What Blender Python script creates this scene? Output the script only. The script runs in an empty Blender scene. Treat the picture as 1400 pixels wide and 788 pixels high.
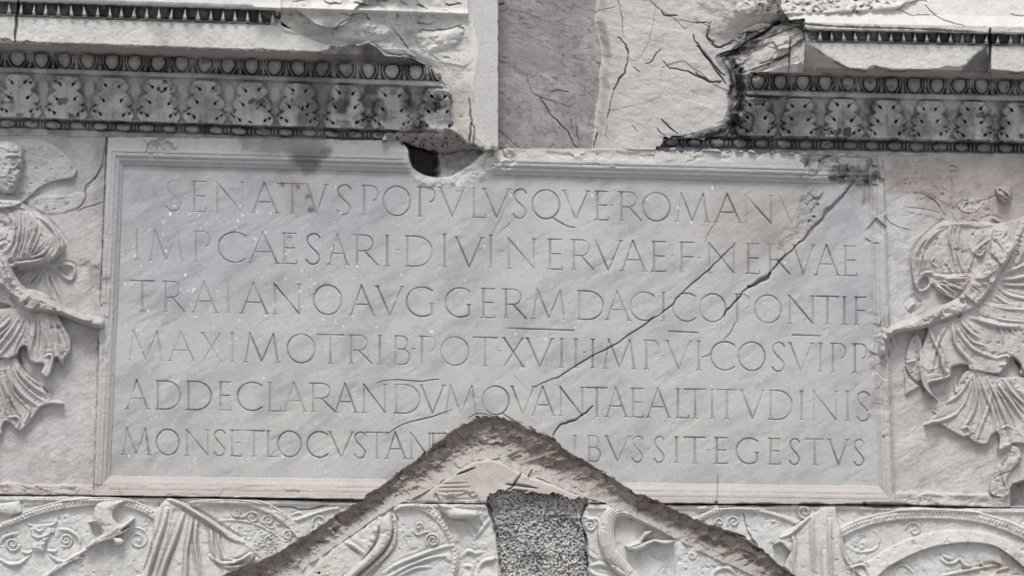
import bpy, math
import numpy as np

# ------------------------------------------------------------------ camera, light, exposure
PX = 0.00266                       # metres of wall per unit of the survey grid
CAM = np.array([-0.60565, -7.24053, -1.35995]); YAW, PITCH, ROLL, FOC = 0.0886009, 0.2036036, 0.0038356, 2800.0
ZOFF = 4.30                        # height of the tablet's centre over the ground
SUN_EL, SUN_AZ, SUN_E, SKY_E, EXPO = 58, -14, 1.40, 0.10, 0.60
STEP = 0.8

sc = bpy.context.scene
col = sc.collection
cy, sy, cp, sp, cr_, sr_ = math.cos(YAW), math.sin(YAW), math.cos(PITCH), math.sin(PITCH), math.cos(ROLL), math.sin(ROLL)
FW = np.array([sy * cp, cy * cp, sp]); rt = np.array([cy, -sy, 0.0]); up = np.cross(rt, FW)
RT = cr_ * rt + sr_ * up; UP = -sr_ * rt + cr_ * up
cam = bpy.data.cameras.new('camera'); cam.sensor_fit = 'HORIZONTAL'; cam.sensor_width = 36.0
cam.lens = 36.0 * FOC / 1400.0; cam.clip_end = 2000
co = bpy.data.objects.new('camera', cam); col.objects.link(co)
from mathutils import Matrix
M4 = Matrix.Identity(4)
for i in range(3):
    M4[i][0], M4[i][1], M4[i][2] = RT[i], UP[i], -FW[i]
    M4[i][3] = CAM[i] + (ZOFF if i == 2 else 0)
co.matrix_world = M4
sc.camera = co

world = bpy.data.worlds.new('World'); sc.world = world; world.use_nodes = True
wn = world.node_tree.nodes; wl = world.node_tree.links
bg = wn['Background']; sky = wn.new('ShaderNodeTexSky'); sky.sky_type = 'NISHITA'; sky.sun_disc = False
sky.sun_elevation = math.radians(SUN_EL); sky.sun_rotation = math.radians(180 - SUN_AZ)
sky.air_density = 1.0; sky.dust_density = 3.6; sky.ozone_density = 1.0
hs = wn.new('ShaderNodeHueSaturation'); hs.inputs['Saturation'].default_value = 0.65
wl.new(sky.outputs['Color'], hs.inputs['Color']); wl.new(hs.outputs['Color'], bg.inputs['Color'])
bg.inputs['Strength'].default_value = SKY_E
sl_ = bpy.data.lights.new('sun', 'SUN'); sl_.energy = SUN_E; sl_.angle = math.radians(18); sl_.color = (1.0, 0.99, 0.98)
so = bpy.data.objects.new('sun', sl_); col.objects.link(so)
so.rotation_euler = (math.radians(90 - SUN_EL), 0, math.radians(SUN_AZ)); so.location = (3, -8, 12)
sc.view_settings.view_transform = 'Standard'; sc.view_settings.look = 'None'; sc.view_settings.exposure = EXPO
sc.view_settings.gamma = 1.0; sc.view_settings.use_curve_mapping = False

# ------------------------------------------------------------------ survey grid and helpers
us = np.arange(-84, 1486, STEP); vs = np.arange(-72, 866, STEP)
U, V = np.meshgrid(us, vs); NV, NU = U.shape
D = np.full(U.shape, -6.0)          # relief height out of the wall plane, survey units
C = np.empty(U.shape + (3,)); ID = np.zeros(U.shape, np.int32)
NODES = []                          # (name, parent id or None, label)

def reg(name, parent=None, **props):
    NODES.append([name, parent, props]); return len(NODES) - 1
def Z(ox, oy, s, pts):
    return np.array(pts, float) / s + np.array([ox, oy])
def crv(P, k=6, closed=False):
    P = np.asarray(P, float); n = len(P); out = []
    g = (lambda i: P[i % n]) if closed else (lambda i: P[min(max(i, 0), n - 1)])
    for i in range(n if closed else n - 1):
        a, b, c, d = g(i - 1), g(i), g(i + 1), g(i + 2)
        for j in range(k):
            t = j / k
            out.append(0.5 * (2 * b + (c - a) * t + (2 * a - 5 * b + 4 * c - d) * t * t + (3 * b - a - 3 * c + d) * t ** 3))
    if not closed: out.append(P[-1])
    return np.array(out)
def win(P, pad):
    P = np.asarray(P)
    j0 = int(np.clip((P[:, 0].min() - pad - us[0]) / STEP, 0, NU - 1)); j1 = int(np.clip((P[:, 0].max() + pad - us[0]) / STEP + 2, 1, NU))
    i0 = int(np.clip((P[:, 1].min() - pad - vs[0]) / STEP, 0, NV - 1)); i1 = int(np.clip((P[:, 1].max() + pad - vs[0]) / STEP + 2, 1, NV))
    return (slice(i0, i1), slice(j0, j1))
def dline(P, pad, k=0, closed=False):
    if k: P = crv(P, k, closed)
    P = np.asarray(P, float)
    if closed: P = np.vstack([P, P[:1]])
    s = win(P, pad); X, Y = U[s], V[s]
    best = np.full(X.shape, 1e9); T = np.zeros(X.shape)
    L = np.hypot(*(P[1:] - P[:-1]).T); A = np.concatenate([[0], np.cumsum(L)]); tot = max(A[-1], 1e-6)
    for i in range(len(P) - 1):
        a, b = P[i], P[i + 1]
        j = win(np.array([a, b]), pad)
        si = slice(max(j[0].start - s[0].start, 0), j[0].stop - s[0].start); sj = slice(max(j[1].start - s[1].start, 0), j[1].stop - s[1].start)
        x, y = X[si, sj], Y[si, sj]
        if x.size == 0: continue
        dx, dy = b - a; q = dx * dx + dy * dy
        t = np.clip(((x - a[0]) * dx + (y - a[1]) * dy) / max(q, 1e-9), 0, 1)
        dd = np.hypot(x - a[0] - t * dx, y - a[1] - t * dy)
        m = dd < best[si, sj]
        best[si, sj] = np.where(m, dd, best[si, sj]); T[si, sj] = np.where(m, (A[i] + t * L[i]) / tot, T[si, sj])
    return s, best, T
def sdp(P, pad, k=0):
    """signed distance to a closed outline, positive inside"""
    if k: P = crv(P, k, True)
    P = np.asarray(P, float)
    s, d, _ = dline(P, pad, 0, True)
    # distances past pad were not filled in: get the inside by crossings, and the depth inside by a full pass when needed
    X, Y = U[s], V[s]; ins = np.zeros(X.shape, bool); Q = np.roll(P, -1, 0)
    for (x0, y0), (x1, y1) in zip(P, Q):
        if y0 == y1: continue
        c = ((Y >= y0) != (Y >= y1)) & (X < (x1 - x0) * (Y - y0) / (y1 - y0) + x0)
        ins ^= c
    d = np.minimum(d, pad)
    return s, np.where(ins, d, -d)
_rng = np.random.default_rng(7)
_TAB = _rng.random((256, 256))
def vn(x, y, seed=0):
    xi = np.floor(x).astype(int); yi = np.floor(y).astype(int); fx = x - xi; fy = y - yi
    fx = fx * fx * fx * (fx * (fx * 6 - 15) + 10); fy = fy * fy * fy * (fy * (fy * 6 - 15) + 10)
    ox, oy = (seed * 37) % 251, (seed * 71) % 253
    a = _TAB[(yi + oy) & 255, (xi + ox) & 255]; b = _TAB[(yi + oy) & 255, (xi + 1 + ox) & 255]
    c = _TAB[(yi + 1 + oy) & 255, (xi + ox) & 255]; d = _TAB[(yi + 1 + oy) & 255, (xi + 1 + ox) & 255]
    return (a + (b - a) * fx) * (1 - fy) + (c + (d - c) * fx) * fy - 0.5
def fbm(s, size, octv=4, seed=0, ang=0.0, asp=1.0, gain=0.5, ridge=False):
    X, Y = U[s], V[s]; ca, sa = math.cos(ang), math.sin(ang)
    x = (X * ca + Y * sa) / (size * asp); y = (-X * sa + Y * ca) / size
    out = np.zeros(X.shape); g = 1.0
    for o in range(octv):
        n = vn(x + o * 17.3, y - o * 9.1, seed + o * 5)
        if ridge: n = 0.5 - 2 * np.abs(n)
        out += g * n; g *= gain; x = x * 2.03; y = y * 2.03
    return out
def facet(s, size, seed=0, ang=0.0, asp=1.0, tilt=1.0):
    """broken stone: flat facets with sharp edges between them, about -0.7..0.7"""
    X, Y = U[s], V[s]; ca, sa = math.cos(ang), math.sin(ang)
    wx = 0.35 * size * vn(X / size * 1.7, Y / size * 1.7, seed + 3); wy = 0.35 * size * vn(X / size * 1.7 + 31, Y / size * 1.7, seed + 4)
    x = ((X + wx) * ca + (Y + wy) * sa) / (size * asp); y = (-(X + wx) * sa + (Y + wy) * ca) / size
    xi, yi = np.floor(x).astype(int), np.floor(y).astype(int); best = np.full(x.shape, 9.0); out = np.zeros(x.shape)
    t = lambda a, b, k: _TAB[(b + seed * 53 + k * 29) & 255, (a + seed * 31 + k * 67) & 255]
    for dx in (-1, 0, 1):
        for dy in (-1, 0, 1):
            cx, cyy = xi + dx, yi + dy
            ex, ey = x - cx - t(cx, cyy, 1), y - cyy - t(cx, cyy, 2); d = ex * ex + ey * ey; m = d < best
            best = np.where(m, d, best); out = np.where(m, (t(cx, cyy, 3) - .5) + tilt * ((t(cx, cyy, 4) - .5) * ex + (t(cx, cyy, 5) - .5) * ey) * 1.6, out)
    return out
ALL = (slice(0, NV), slice(0, NU))
def sootline(P, w, a, seed, k=4):
    s, d, t = dline(crv(P, k), w * 4 + 8)
    mix(s, sst(w, -w * .4, d - w * .6 + (w + 2) * 1.3 * fbm(s, 8, 4, seed)) * a, SOOT); D[s] -= 3 * np.clip(1 - d / w, 0, 1)
def sst(a, b, x):
    t = np.clip((x - a) / (b - a), 0, 1); return t * t * (3 - 2 * t)
def mix(s, m, rgb):
    m = np.clip(m, 0, 1)[..., None]; C[s] = C[s] * (1 - m) + np.array(rgb) * m
def mul(s, m, f):
    m = np.clip(m, 0, 1)[..., None]; C[s] = C[s] * (1 - m + m * np.array(f))
def setid(s, m, i): ID[s] = np.where(m, i, ID[s])

def more_folds(L):
    rs = lambda p: (lambda P, A_: np.stack([np.interp(np.linspace(0, A_[-1], 6), A_, P[:, k]) for k in (0, 1)], -1))(np.array(p, float), np.concatenate([[0], np.cumsum(np.hypot(*np.diff(np.array(p, float), axis=0).T))]))
    out = list(L)
    for (p, w, h), (p2, w2, h2) in zip(L, L[1:]):
        a, b = rs(p), rs(p2); dm = np.hypot(*(a - b).T).mean()
        if 12 < dm < 70: out.append(((a + b) / 2 + np.random.default_rng(int(dm * 10)).normal(0, 1.5, a.shape), (w + w2) * .32, (h + h2) * .32))
    return out
RS = 1.12
def raised(P, h, bev=3.0, k=0, ident=None, mode='add', base=0.0, dome=0.0, pad=None, rough=0.0):
    h = h * RS
    pad = pad or max(bev * 1.6, dome * 1.2, 6)
    s, sd = sdp(P, pad, k)
    bev = max(bev * .7, 1.4); t = np.clip(sd / bev, 0, 1); f = t * (2 - t) * h
    if dome: f = f + np.where(sd > 0, np.sqrt(np.clip(sd / dome, 0, 1)) * h * 0.5, 0)
    if rough: f = f + np.where(sd > 0, t * rough * (0.8 * facet(s, 22, 3, .6, 1.6, .8) + 0.5 * fbm(s, 10, 4, 3)), 0)
    if mode == 'add': D[s] += f
    else: D[s] = np.where(sd > 0, np.maximum(D[s], base + f), D[s])
    if ident is not None: setid(s, sd > 0, ident)
    return s, sd
def ridge(P, w, h, k=5, taper=0.5, ident=None, valley=0.4):
    h = h * RS; w = w * .86
    s, d, t = dline(P, w * 3.6, k)
    tp = np.clip(np.sin(np.pi * np.clip(t, 0.02, 0.98)), 0, 1) ** taper if taper else 1.0
    D[s] += h * tp * np.exp(-(d / (1.06 * w)) ** 1.55) - valley * h * tp * np.exp(-((d - 2.0 * w) / (0.8 * w)) ** 2)
    if ident is not None: setid(s, d < w * 1.15, ident)
    return s, d
def groove(P, w, h, k=5, taper=0.3, ident=None):
    s, d, t = dline(P, w * 2 + 2, k)
    tp = np.clip(np.sin(np.pi * np.clip(t, 0.03, 0.97)), 0, 1) ** taper if taper else 1.0
    D[s] -= h * tp * np.clip(1 - d / (w * np.maximum(tp, 0.3)), 0, 1)
    if ident is not None: setid(s, d < w, ident)
def scarp(P, w, h, k=5):
    """a carved line: drop on the right-hand side of the line, fading back over w"""
    Q = crv(P, k); s, d, t = dline(Q, w * 2)
    X, Y = U[s], V[s]; best = np.full(X.shape, 1e9); sg = np.zeros(X.shape)
    for i in range(len(Q) - 1):
        a, b = Q[i], Q[i + 1]; dx, dy = b - a; q = dx * dx + dy * dy + 1e-9
        tt = np.clip(((X - a[0]) * dx + (Y - a[1]) * dy) / q, 0, 1); dd = np.hypot(X - a[0] - tt * dx, Y - a[1] - tt * dy)
        m = dd < best; best = np.where(m, dd, best); sg = np.where(m, dx * (Y - a[1]) - dy * (X - a[0]), sg)
    tp = np.clip(np.sin(np.pi * np.clip(t, 0.02, 0.98)), 0, 1) ** 0.4
    D[s] -= h * tp * np.where(sg > 0, np.clip(1 - d / w, 0, 1) ** 1.5, 0)
def crack(P, w, h, seed=1, jit=1.2, dark=0.75, k=4):
    Q = crv(P, k); n = len(Q)
    r = np.random.default_rng(seed); j = r.normal(0, 1, (n, 2)); Q = Q + jit * (j + np.roll(j, 1, 0)) * 0.5
    s, d, t = dline(Q, w * 3 + 3)
    ww = w * (0.55 + 0.9 * (vn(t * n * 0.35, t * 0 + seed, seed) + 0.5)) * np.clip(np.sin(np.pi * np.clip(t, 0.03, 0.97)), 0, 1) ** 0.35
    f = np.clip(1.15 - d / ww, 0, 1)
    D[s] -= h * f; mul(s, f * dark, (0.32, 0.30, 0.29))
def spiral(cx, cy_, r, turns, w, h, a0=0.0, sgn=1, ident=None):
    n = int(18 * turns) + 4; t = np.linspace(0, 1, n); a = a0 + sgn * t * turns * 2 * math.pi; rr = r * (1 - 0.88 * t)
    if ident is not None and NODES[ident][0] == 'ornament': ident = reg('scroll', NODES[ident][1])
    return ridge(np.stack([cx + rr * np.cos(a), cy_ + rr * np.sin(a)], -1), w, h, k=0, taper=0.15, ident=ident)
def pit(x, y, r, h, dark=0.0):
    s = win(np.array([[x, y]]), r * 2); d = np.hypot(U[s] - x, V[s] - y)
    f = np.clip(1.4 - d / r, 0, 1); D[s] -= h * f
    if dark: mul(s, f * dark, (0.25, 0.24, 0.24))
def bump(x, y, rx, ry, h, ang=0.0, ident=None):
    R = max(rx, ry); s = win(np.array([[x, y]]), R * 1.2); a, b = U[s] - x, V[s] - y
    ca, sa = math.cos(ang), math.sin(ang); e = ((a * ca + b * sa) / rx) ** 2 + ((-a * sa + b * ca) / ry) ** 2
    D[s] += h * np.sqrt(np.clip(1 - e, 0, 1))
    if ident is not None: setid(s, e < 1, ident)
def area(P, feather=4.0, nz=0.0, size=12, seed=2, k=0):
    s, sd = sdp(P, feather * 2 + nz * 1.5 + 3, k)
    if nz: sd = sd + nz * fbm(s, size, 3, seed)
    return s, sst(-feather, feather, sd), sd

# ------------------------------------------------------------------ colours of the stone (albedo)
MARBLE = (0.452, 0.452, 0.446); WARM = (0.47, 0.435, 0.405); PINK = (0.47, 0.425, 0.395); WHITE = (0.62, 0.605, 0.57)
SOOT = (0.060, 0.058, 0.066); GREY = (0.27, 0.262, 0.262); BROWN = (0.265, 0.22, 0.195)
C[:] = MARBLE

# ------------------------------------------------------------------ the things and their parts
T_TAB = reg('inscription_tablet', category='inscription', label='wide marble tablet with six engraved lines of Latin capitals in a moulded frame')
P_FIELD = reg('text_field', T_TAB); P_FRAME = reg('frame_moulding', T_TAB, label='worn stepped moulding around the lettering')
P_BAND = reg('top_band', T_TAB); P_SOCK = reg('beam_socket', T_TAB, label='dark broken hole cut into the top edge')
P_CUT = reg('roof_cut', T_TAB, label='rough brown gable-shaped groove hacked through the lowest line')
P_REM = reg('frame_remnant', T_TAB, label='pale arched remnant of the frame under the groove')
P_LINE = [reg('text_line', T_TAB, label='engraved line reading ' + t) for t in (
    'SENATVS POPVLVSQVE ROMANVS', 'IMP CAESARI DIVI NERVAE F NERVAE', 'TRAIANO AVG GERM DACICO PONTIF',
    'MAXIMO TRIB POT XVII IMP VI COS VI PP', 'AD DECLARANDVM QVANTAE ALTITVDINIS', 'MONS ET LOCVS TAN BVS SIT EGESTVS')]
T_LF = reg('figure_relief', category='relief', label='carved winged figure with battered head, left of the inscription, reaching right to its frame', group='winged figures holding the tablet')
L_BG = reg('backing_slab', T_LF); L_WING = reg('wing', T_LF); L_BODY = reg('figure_body', T_LF); L_GOWN = reg('gown', T_LF); L_LEDGE = reg('ledge', T_LF)
L_SKIRT = reg('skirt', L_GOWN); L_SASH = reg('sash', L_GOWN)
T_RF = reg('figure_relief', category='relief', label='carved headless winged figure in full drapery, right of the inscription, gripping its frame', group='winged figures holding the tablet')
R_BG = reg('backing_slab', T_RF); R_WING = reg('wing', T_RF); R_BODY = reg('figure_body', T_RF); R_GOWN = reg('gown', T_RF); R_LEDGE = reg('ledge', T_RF)
R_LEG = reg('leg', T_RF); R_SKIRT = reg('skirt', R_GOWN); R_SASH = reg('sash', R_GOWN); R_NOTCH = reg('notch', T_RF, label='square dark hole at the edge of the slab')
T_LC = reg('cornice', category='cornice', label='carved cornice over the left figure, its right end broken into a rounded white mass', group='carved cornices above the inscription')
T_RC = reg('cornice', category='cornice', label='soot-blackened carved cornice at upper right with a jagged sloping broken left end', group='carved cornices above the inscription')
T_PIER = reg('wall_block', category='stone block', label='pale plain upright stone strip between the broken left cornice and the darker recess')
T_REC = reg('wall_block', category='stone block', label='darker smooth recessed stone in the gap between the two cornices')
T_BLK = reg('wall_block', category='stone block', label='pale cracked stone block just left of the blackened cornice')
T_LZ = reg('weapon_frieze', category='frieze', label='carved slab of shields, eagle-hilted sword and cloak under the inscription\'s left half', group='weapon friezes below the inscription')
T_RZ = reg('weapon_frieze', category='frieze', label='carved slab of curved horn, cloak and large oval shield under the inscription\'s right half', group='weapon friezes below the inscription')
LZ_BG = reg('backing_slab', T_LZ); RZ_BG = reg('backing_slab', T_RZ)
LZ_CUT = reg('roof_cut', T_LZ, label='rough brown slanting groove'); RZ_CUT = reg('roof_cut', T_RZ, label='rough brown slanting groove')
T_FILL = reg('infill_block', category='stone block', label='coarse speckled grey pitted stone below the peak of the groove')

bb = fbm(ALL, 90, 4, 11); fine = fbm(ALL, 5, 3, 12); med = fbm(ALL, 22, 4, 13)

# ------------------------------------------------------------------ upper wall between the cornices
m = V < 214
ID[:] = T_REC
pier_edge = 681 + 0.4 * fbm(ALL, 9, 3, 41) * 2
xr = np.interp(V, [-80, 0, 30, 80, 120, 175, 205], [812, 815, 814, 822, 818, 812, 808]) + 3 * fbm(ALL, 25, 3, 42)
rec = -16 + 5 * sst(690, 800, U) + 1.6 * bb + 0.9 * fbm(ALL, 9, 3, 43, 0.5, 3)
blk = 8 + 8 * sst(815, 880, U) + 3.0 * bb + 1.5 * med
pr = 24 + 1.2 * bb
lip = sst(0, 16, U - xr)
rec = rec + 1.3 * np.clip(fbm(ALL, 7, 3, 46, 0.3, 1.8), 0, 1) * sst(-.2, .3, fbm(ALL, 40, 3, 47)) * 2 + 1.2 * facet(ALL, 40, 48, .4, 1.4)
blk = blk + 1.3 * facet(ALL, 60, 49, .3, 1.7, .7) + 1.2 * fbm(ALL, 14, 5, 36, .25, 2.4, .6)
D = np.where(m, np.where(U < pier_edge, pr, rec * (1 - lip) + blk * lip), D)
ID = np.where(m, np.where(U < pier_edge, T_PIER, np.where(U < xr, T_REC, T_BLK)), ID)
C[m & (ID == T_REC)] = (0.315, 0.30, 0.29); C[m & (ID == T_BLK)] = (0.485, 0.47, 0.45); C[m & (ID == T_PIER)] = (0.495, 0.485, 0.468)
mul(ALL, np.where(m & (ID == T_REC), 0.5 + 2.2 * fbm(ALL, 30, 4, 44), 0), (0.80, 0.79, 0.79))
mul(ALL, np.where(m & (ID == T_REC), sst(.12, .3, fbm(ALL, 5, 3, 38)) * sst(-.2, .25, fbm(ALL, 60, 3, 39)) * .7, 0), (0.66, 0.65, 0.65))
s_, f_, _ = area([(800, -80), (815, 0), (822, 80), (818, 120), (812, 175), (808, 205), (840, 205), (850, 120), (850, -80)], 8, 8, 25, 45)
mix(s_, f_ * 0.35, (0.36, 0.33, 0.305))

q = lambda pts: Z(650, 0, 3.425, pts)
for i, (p, w, h) in enumerate([
        ([(650, -60), (660, 0), (685, 60), (692, 180)], 0.9, 3), ([(672, 175), (700, 210), (716, 245), (708, 310), (680, 370), (648, 415)], 2.0, 6),
        ([(648, 415), (635, 480), (618, 560), (612, 645)], 1.2, 4), ([(298, 465), (350, 530), (420, 600), (450, 650), (475, 695)], 1.3, 4),
        ([(345, 435), (380, 425), (430, 432)], 1.0, 3), ([(470, 585), (475, 640), (487, 692)], 1.0, 3), ([(105, 610), (160, 660), (212, 702)], 0.7, 2),
        ([(870, 62), (905, 72), (948, 76)], 2.4, 5), ([(945, 98), (1000, 98), (1050, 108), (1102, 116)], 1.0, 3), ([(1102, 100), (1085, 150), (1088, 185), (1130, 222), (1170, 210), (1225, 195)], 1.5, 5),
        ([(1018, 165), (1035, 205), (1080, 260), (1120, 310), (1165, 360)], 2.6, 7), ([(880, 290), (920, 322), (980, 330), (1030, 348), (1090, 382), (1150, 383)], 2.2, 6),
        ([(795, 296), (825, 288), (845, 262), (862, 230)], 1.4, 4), ([(735, 315), (765, 336)], 1.3, 3), ([(875, 560), (905, 595), (950, 632)], 1.8, 5), ([(850, 608), (890, 642)], 1.4, 4),
        ([(730, 585), (760, 622)], 0.9, 2), ([(572, 625), (562, 660), (553, 696)], 2.0, 6), ([(848, 0), (838, 90), (820, 170), (790, 240), (750, 292)], 1.0, 1.2), ([(110, 22), (132, 18)], 2.2, 4),
        ([(560, 60), (600, 45), (660, 32)], 0.8, 2), ([(445, 560), (450, 605)], 1.2, 3)]):
    crack(q(p), w * .6, h, 100 + i, 1.2, .65)

rise = sst(930, 1078, U + 10 * fbm(ALL, 22, 4, 33)) * sst(84, -6, V + 8 * fbm(ALL, 20, 4, 34)) * (ID == T_BLK)
D = D * (1 - rise) + rise * (82 + 6 * facet(ALL, 40, 35, .3, 1.8) + 5 * fbm(ALL, 20, 5, 32))
mix(ALL, rise, (0.58, 0.56, 0.525))

# ------------------------------------------------------------------ inscription tablet
TL, TR, BR, BL = np.array([169, 226.]), np.array([1188, 253.]), np.array([1201.5, 665.]), np.array([150.7, 651.])
def edist(a, b):                     # signed distance, positive outside for a clockwise outline
    n = np.array([(b - a)[1], -(b - a)[0]]); n /= np.hypot(*n); return (U - a[0]) * n[0] + (V - a[1]) * n[1]
eT, eR, eB, eL = edist(TL, TR), edist(TR, BR), edist(BR, BL), edist(BL, TL)
wob = 0.9 * fbm(ALL, 26, 3, 51)
E_ = np.maximum.reduce([eT * 0.92, eR * 1.08, eB * 0.86, eL])
tab = (E_ < 23.2) | ((U > 144) & (U < 1200) & (V > 178) & (V < 300) & (eL < 23) & (eR < 23))
tab &= V < np.interp(U, [-90, 128, 450, 660, 900, 1222, 1400, 1490], [678, 678, 684, 688, 690, 690.5, 694, 694])
topl = np.interp(U, [140, 146, 350, 545, 600, 661, 700, 905, 1165, 1222], [183, 183, 186, 192, 205, 206, 204, 205, 213, 216])
tab &= V > topl
prof = np.interp(E_ + 0.25 * wob, [-1, 0, 1.0, 3, 6.5, 9, 9.6, 10.4, 12.5, 15.2, 15.9, 16.7, 23, 23.2], [0, 0, 2.8, 3.6, 8.0, 9, 7.4, 9.6, 11.8, 12.2, 10.6, 12.8, 13.4, 13])
softp = np.interp(E_, [0, 1, 2, 6, 10, 23], [0, 2.0, 2.6, 6.5, 10, 13.2])
worn_ = np.clip(sst(-.1, .3, fbm(ALL, 70, 3, 88, 0, 1.5)) * .6 + .55 * sst(-2, 6, eB) + .35 * sst(-2, 6, np.maximum(eL, eR)), 0, .85)
worn_ = worn_ * .62
prof = prof * (1 - worn_) + softp * worn_ + np.where(E_ > 1, worn_ * (1.0 * fbm(ALL, 14, 4, 89, 0, 2) - 1.8 * np.clip(facet(ALL, 13, 87) - .15, 0, 1) * sst(.1, .4, fbm(ALL, 40, 3, 86))), 0)
field = 0.5 * bb + 0.7 * fbm(ALL, 30, 5, 52, -0.55, 2.2, .55) + 0.12 * fine - .5 * np.clip(fbm(ALL, 16, 4, 84, -.6, 2.2) - .25, 0, 1) * 4
band = (eT > 21.5) & (eL < 22)
fr = prof + 0.5 * bb * 0.5 + 0.18 * fine + 0.4 * np.maximum(med, 0)
D = np.where(tab, np.where(band, 12.2 + 0.5 * bb + 0.5 * med, np.where(E_ > 0, fr, field)), D)
ID = np.where(tab, np.where(band, P_BAND, np.where(E_ > 0, P_FRAME, P_FIELD)), ID)
C[tab] = MARBLE
# veins and tone of the marble
vein = fbm(ALL, 30, 6, 53, -0.62, 2.2, 0.62); vein2 = fbm(ALL, 12, 4, 54, -0.5, 4)
mul(ALL, np.where(tab & (E_ < 0), sst(0.05, 0.55, vein) * 0.75 + sst(0.05, 0.5, vein2) * 0.6, 0), (0.80, 0.802, 0.808))
mul(ALL, np.where(tab & (E_ < 0), sst(0.0, -0.5, vein) * 0.5, 0), (1.09, 1.08, 1.065))
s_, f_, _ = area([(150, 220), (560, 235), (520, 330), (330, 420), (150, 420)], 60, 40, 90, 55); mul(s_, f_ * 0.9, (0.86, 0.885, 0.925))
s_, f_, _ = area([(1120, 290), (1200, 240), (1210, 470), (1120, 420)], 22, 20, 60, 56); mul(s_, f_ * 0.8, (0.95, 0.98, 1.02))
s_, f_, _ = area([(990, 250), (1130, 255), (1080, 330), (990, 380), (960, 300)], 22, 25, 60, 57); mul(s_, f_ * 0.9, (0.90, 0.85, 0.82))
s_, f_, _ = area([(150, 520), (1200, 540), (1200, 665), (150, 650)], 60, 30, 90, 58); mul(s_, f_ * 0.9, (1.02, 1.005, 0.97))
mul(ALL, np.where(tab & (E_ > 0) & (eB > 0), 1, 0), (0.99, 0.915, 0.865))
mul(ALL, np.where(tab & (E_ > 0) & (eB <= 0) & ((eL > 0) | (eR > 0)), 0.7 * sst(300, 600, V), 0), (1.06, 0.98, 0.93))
# the socket broken into its upper edge
fring, ff, _ = area(crv([(535, 205), (553, 208), (556, 232), (575, 250), (600, 256), (640, 252), (668, 240), (672, 225), (668, 206), (600, 196)], 4, True), 5, 9, 11, 59)
ff = ff * (V[fring] > topl[fring])
D[fring] = D[fring] * (1 - 0.8 * ff) + 0.8 * ff * (3 + 9 * sst(235, 208, V[fring])) + ff * 4.0 * fbm(fring, 14, 5, 60)
mix(fring, ff * 0.75, WHITE)
setid(fring, (ff > 0.5) & (ID[fring] != P_BAND) & tab[fring], P_FIELD)
deep = crv([(548, 191), (557, 203), (559, 218), (565, 231), (582, 241), (600, 244), (618, 242), (640, 229), (655, 216), (662, 204), (620, 200), (580, 195)], 4, True)
s_, sd = sdp(deep, 18); g = sst(-0.5, 3.5, sd + 0.9 * fbm(s_, 8, 3, 61))
inner = sst(591, 603, U[s_] + 6 * fbm(s_, 9, 4, 66))
hole = -58 * (1 - inner) + inner * (-16 + 10 * sst(612, 655, U[s_]) + 8 * sst(226, 246, V[s_])) + 2.5 * fbm(s_, 9, 4, 62) + 3 * facet(s_, 12, 69)
D[s_] = D[s_] * (1 - g) + hole * g; setid(s_, g > 0.5, P_SOCK)
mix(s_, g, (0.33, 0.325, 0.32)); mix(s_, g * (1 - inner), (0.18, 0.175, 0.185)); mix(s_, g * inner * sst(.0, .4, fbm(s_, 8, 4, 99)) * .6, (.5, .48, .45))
# damage at the frame
def chip(P, h, seed, size=9, rgb=None, a=0.5, feather=3, nz=6, tint_only=False):
    s, f, sd = area(P, feather, nz, size * 1.2, seed)
    if not tint_only: D[s] += f * (-h * 0.45 + h * (0.9 * facet(s, size * 1.5, seed + 1) + 0.45 * fbm(s, size, 4, seed + 1)))
    if rgb is not None: mix(s, f * a, rgb)
chip([(192, 192), (215, 190), (236, 197), (255, 203), (230, 213), (205, 212)], 5, 63, 9, (0.40, 0.35, 0.335), 0.4)
chip([(1095, 220), (1130, 216), (1165, 228), (1195, 222), (1200, 250), (1165, 253), (1120, 240), (1100, 236)], 10, 64, 12, (0.26, 0.24, 0.24), 0.40, 5, 12)
chip([(1140, 230), (1160, 230), (1162, 244), (1140, 242)], 6, 65, 6, (0.12, 0.115, 0.12), 0.6, 4, 8)
chip([(665, 205), (700, 205), (705, 222), (670, 238), (660, 225)], 7, 67, 10, WHITE, 0.3)
for P_, h_, sd_ in [([(705, 207), (900, 210), (1000, 214), (1000, 220), (850, 219), (700, 216)], 2.6, 68), ([(800, 222), (850, 226), (860, 229), (800, 227)], 3, 69)]:
    chip(P_, h_, sd_, 14, WHITE, 0.30, 3, 4)
s_, f_, _ = area([(665, 203), (1100, 211), (1100, 221), (665, 216)], 3, 3, 20, 70); mix(s_, f_ * 0.55, (0.60, 0.565, 0.51)); D[s_] -= f_ * 2.5 * sst(6, -2, eT[s_] - 22) * 0.5
chip([(1180, 250), (1215, 220), (1215, 330), (1186, 330)], 5, 71, 18, WARM, 0.5, 5, 8)
chip([(1186, 430), (1224, 430), (1224, 560), (1196, 560)], 3.2, 72, 12, PINK, 0.3, 5, 8)
chip([(126, 380), (150, 380), (146, 520), (124, 520)], 2.6, 73, 12, None, 0, 4, 6)
chip([(128, 664), (500, 668), (500, 682), (126, 678)], 1.6, 74, 22, PINK, 0.25, 2, 3)
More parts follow.
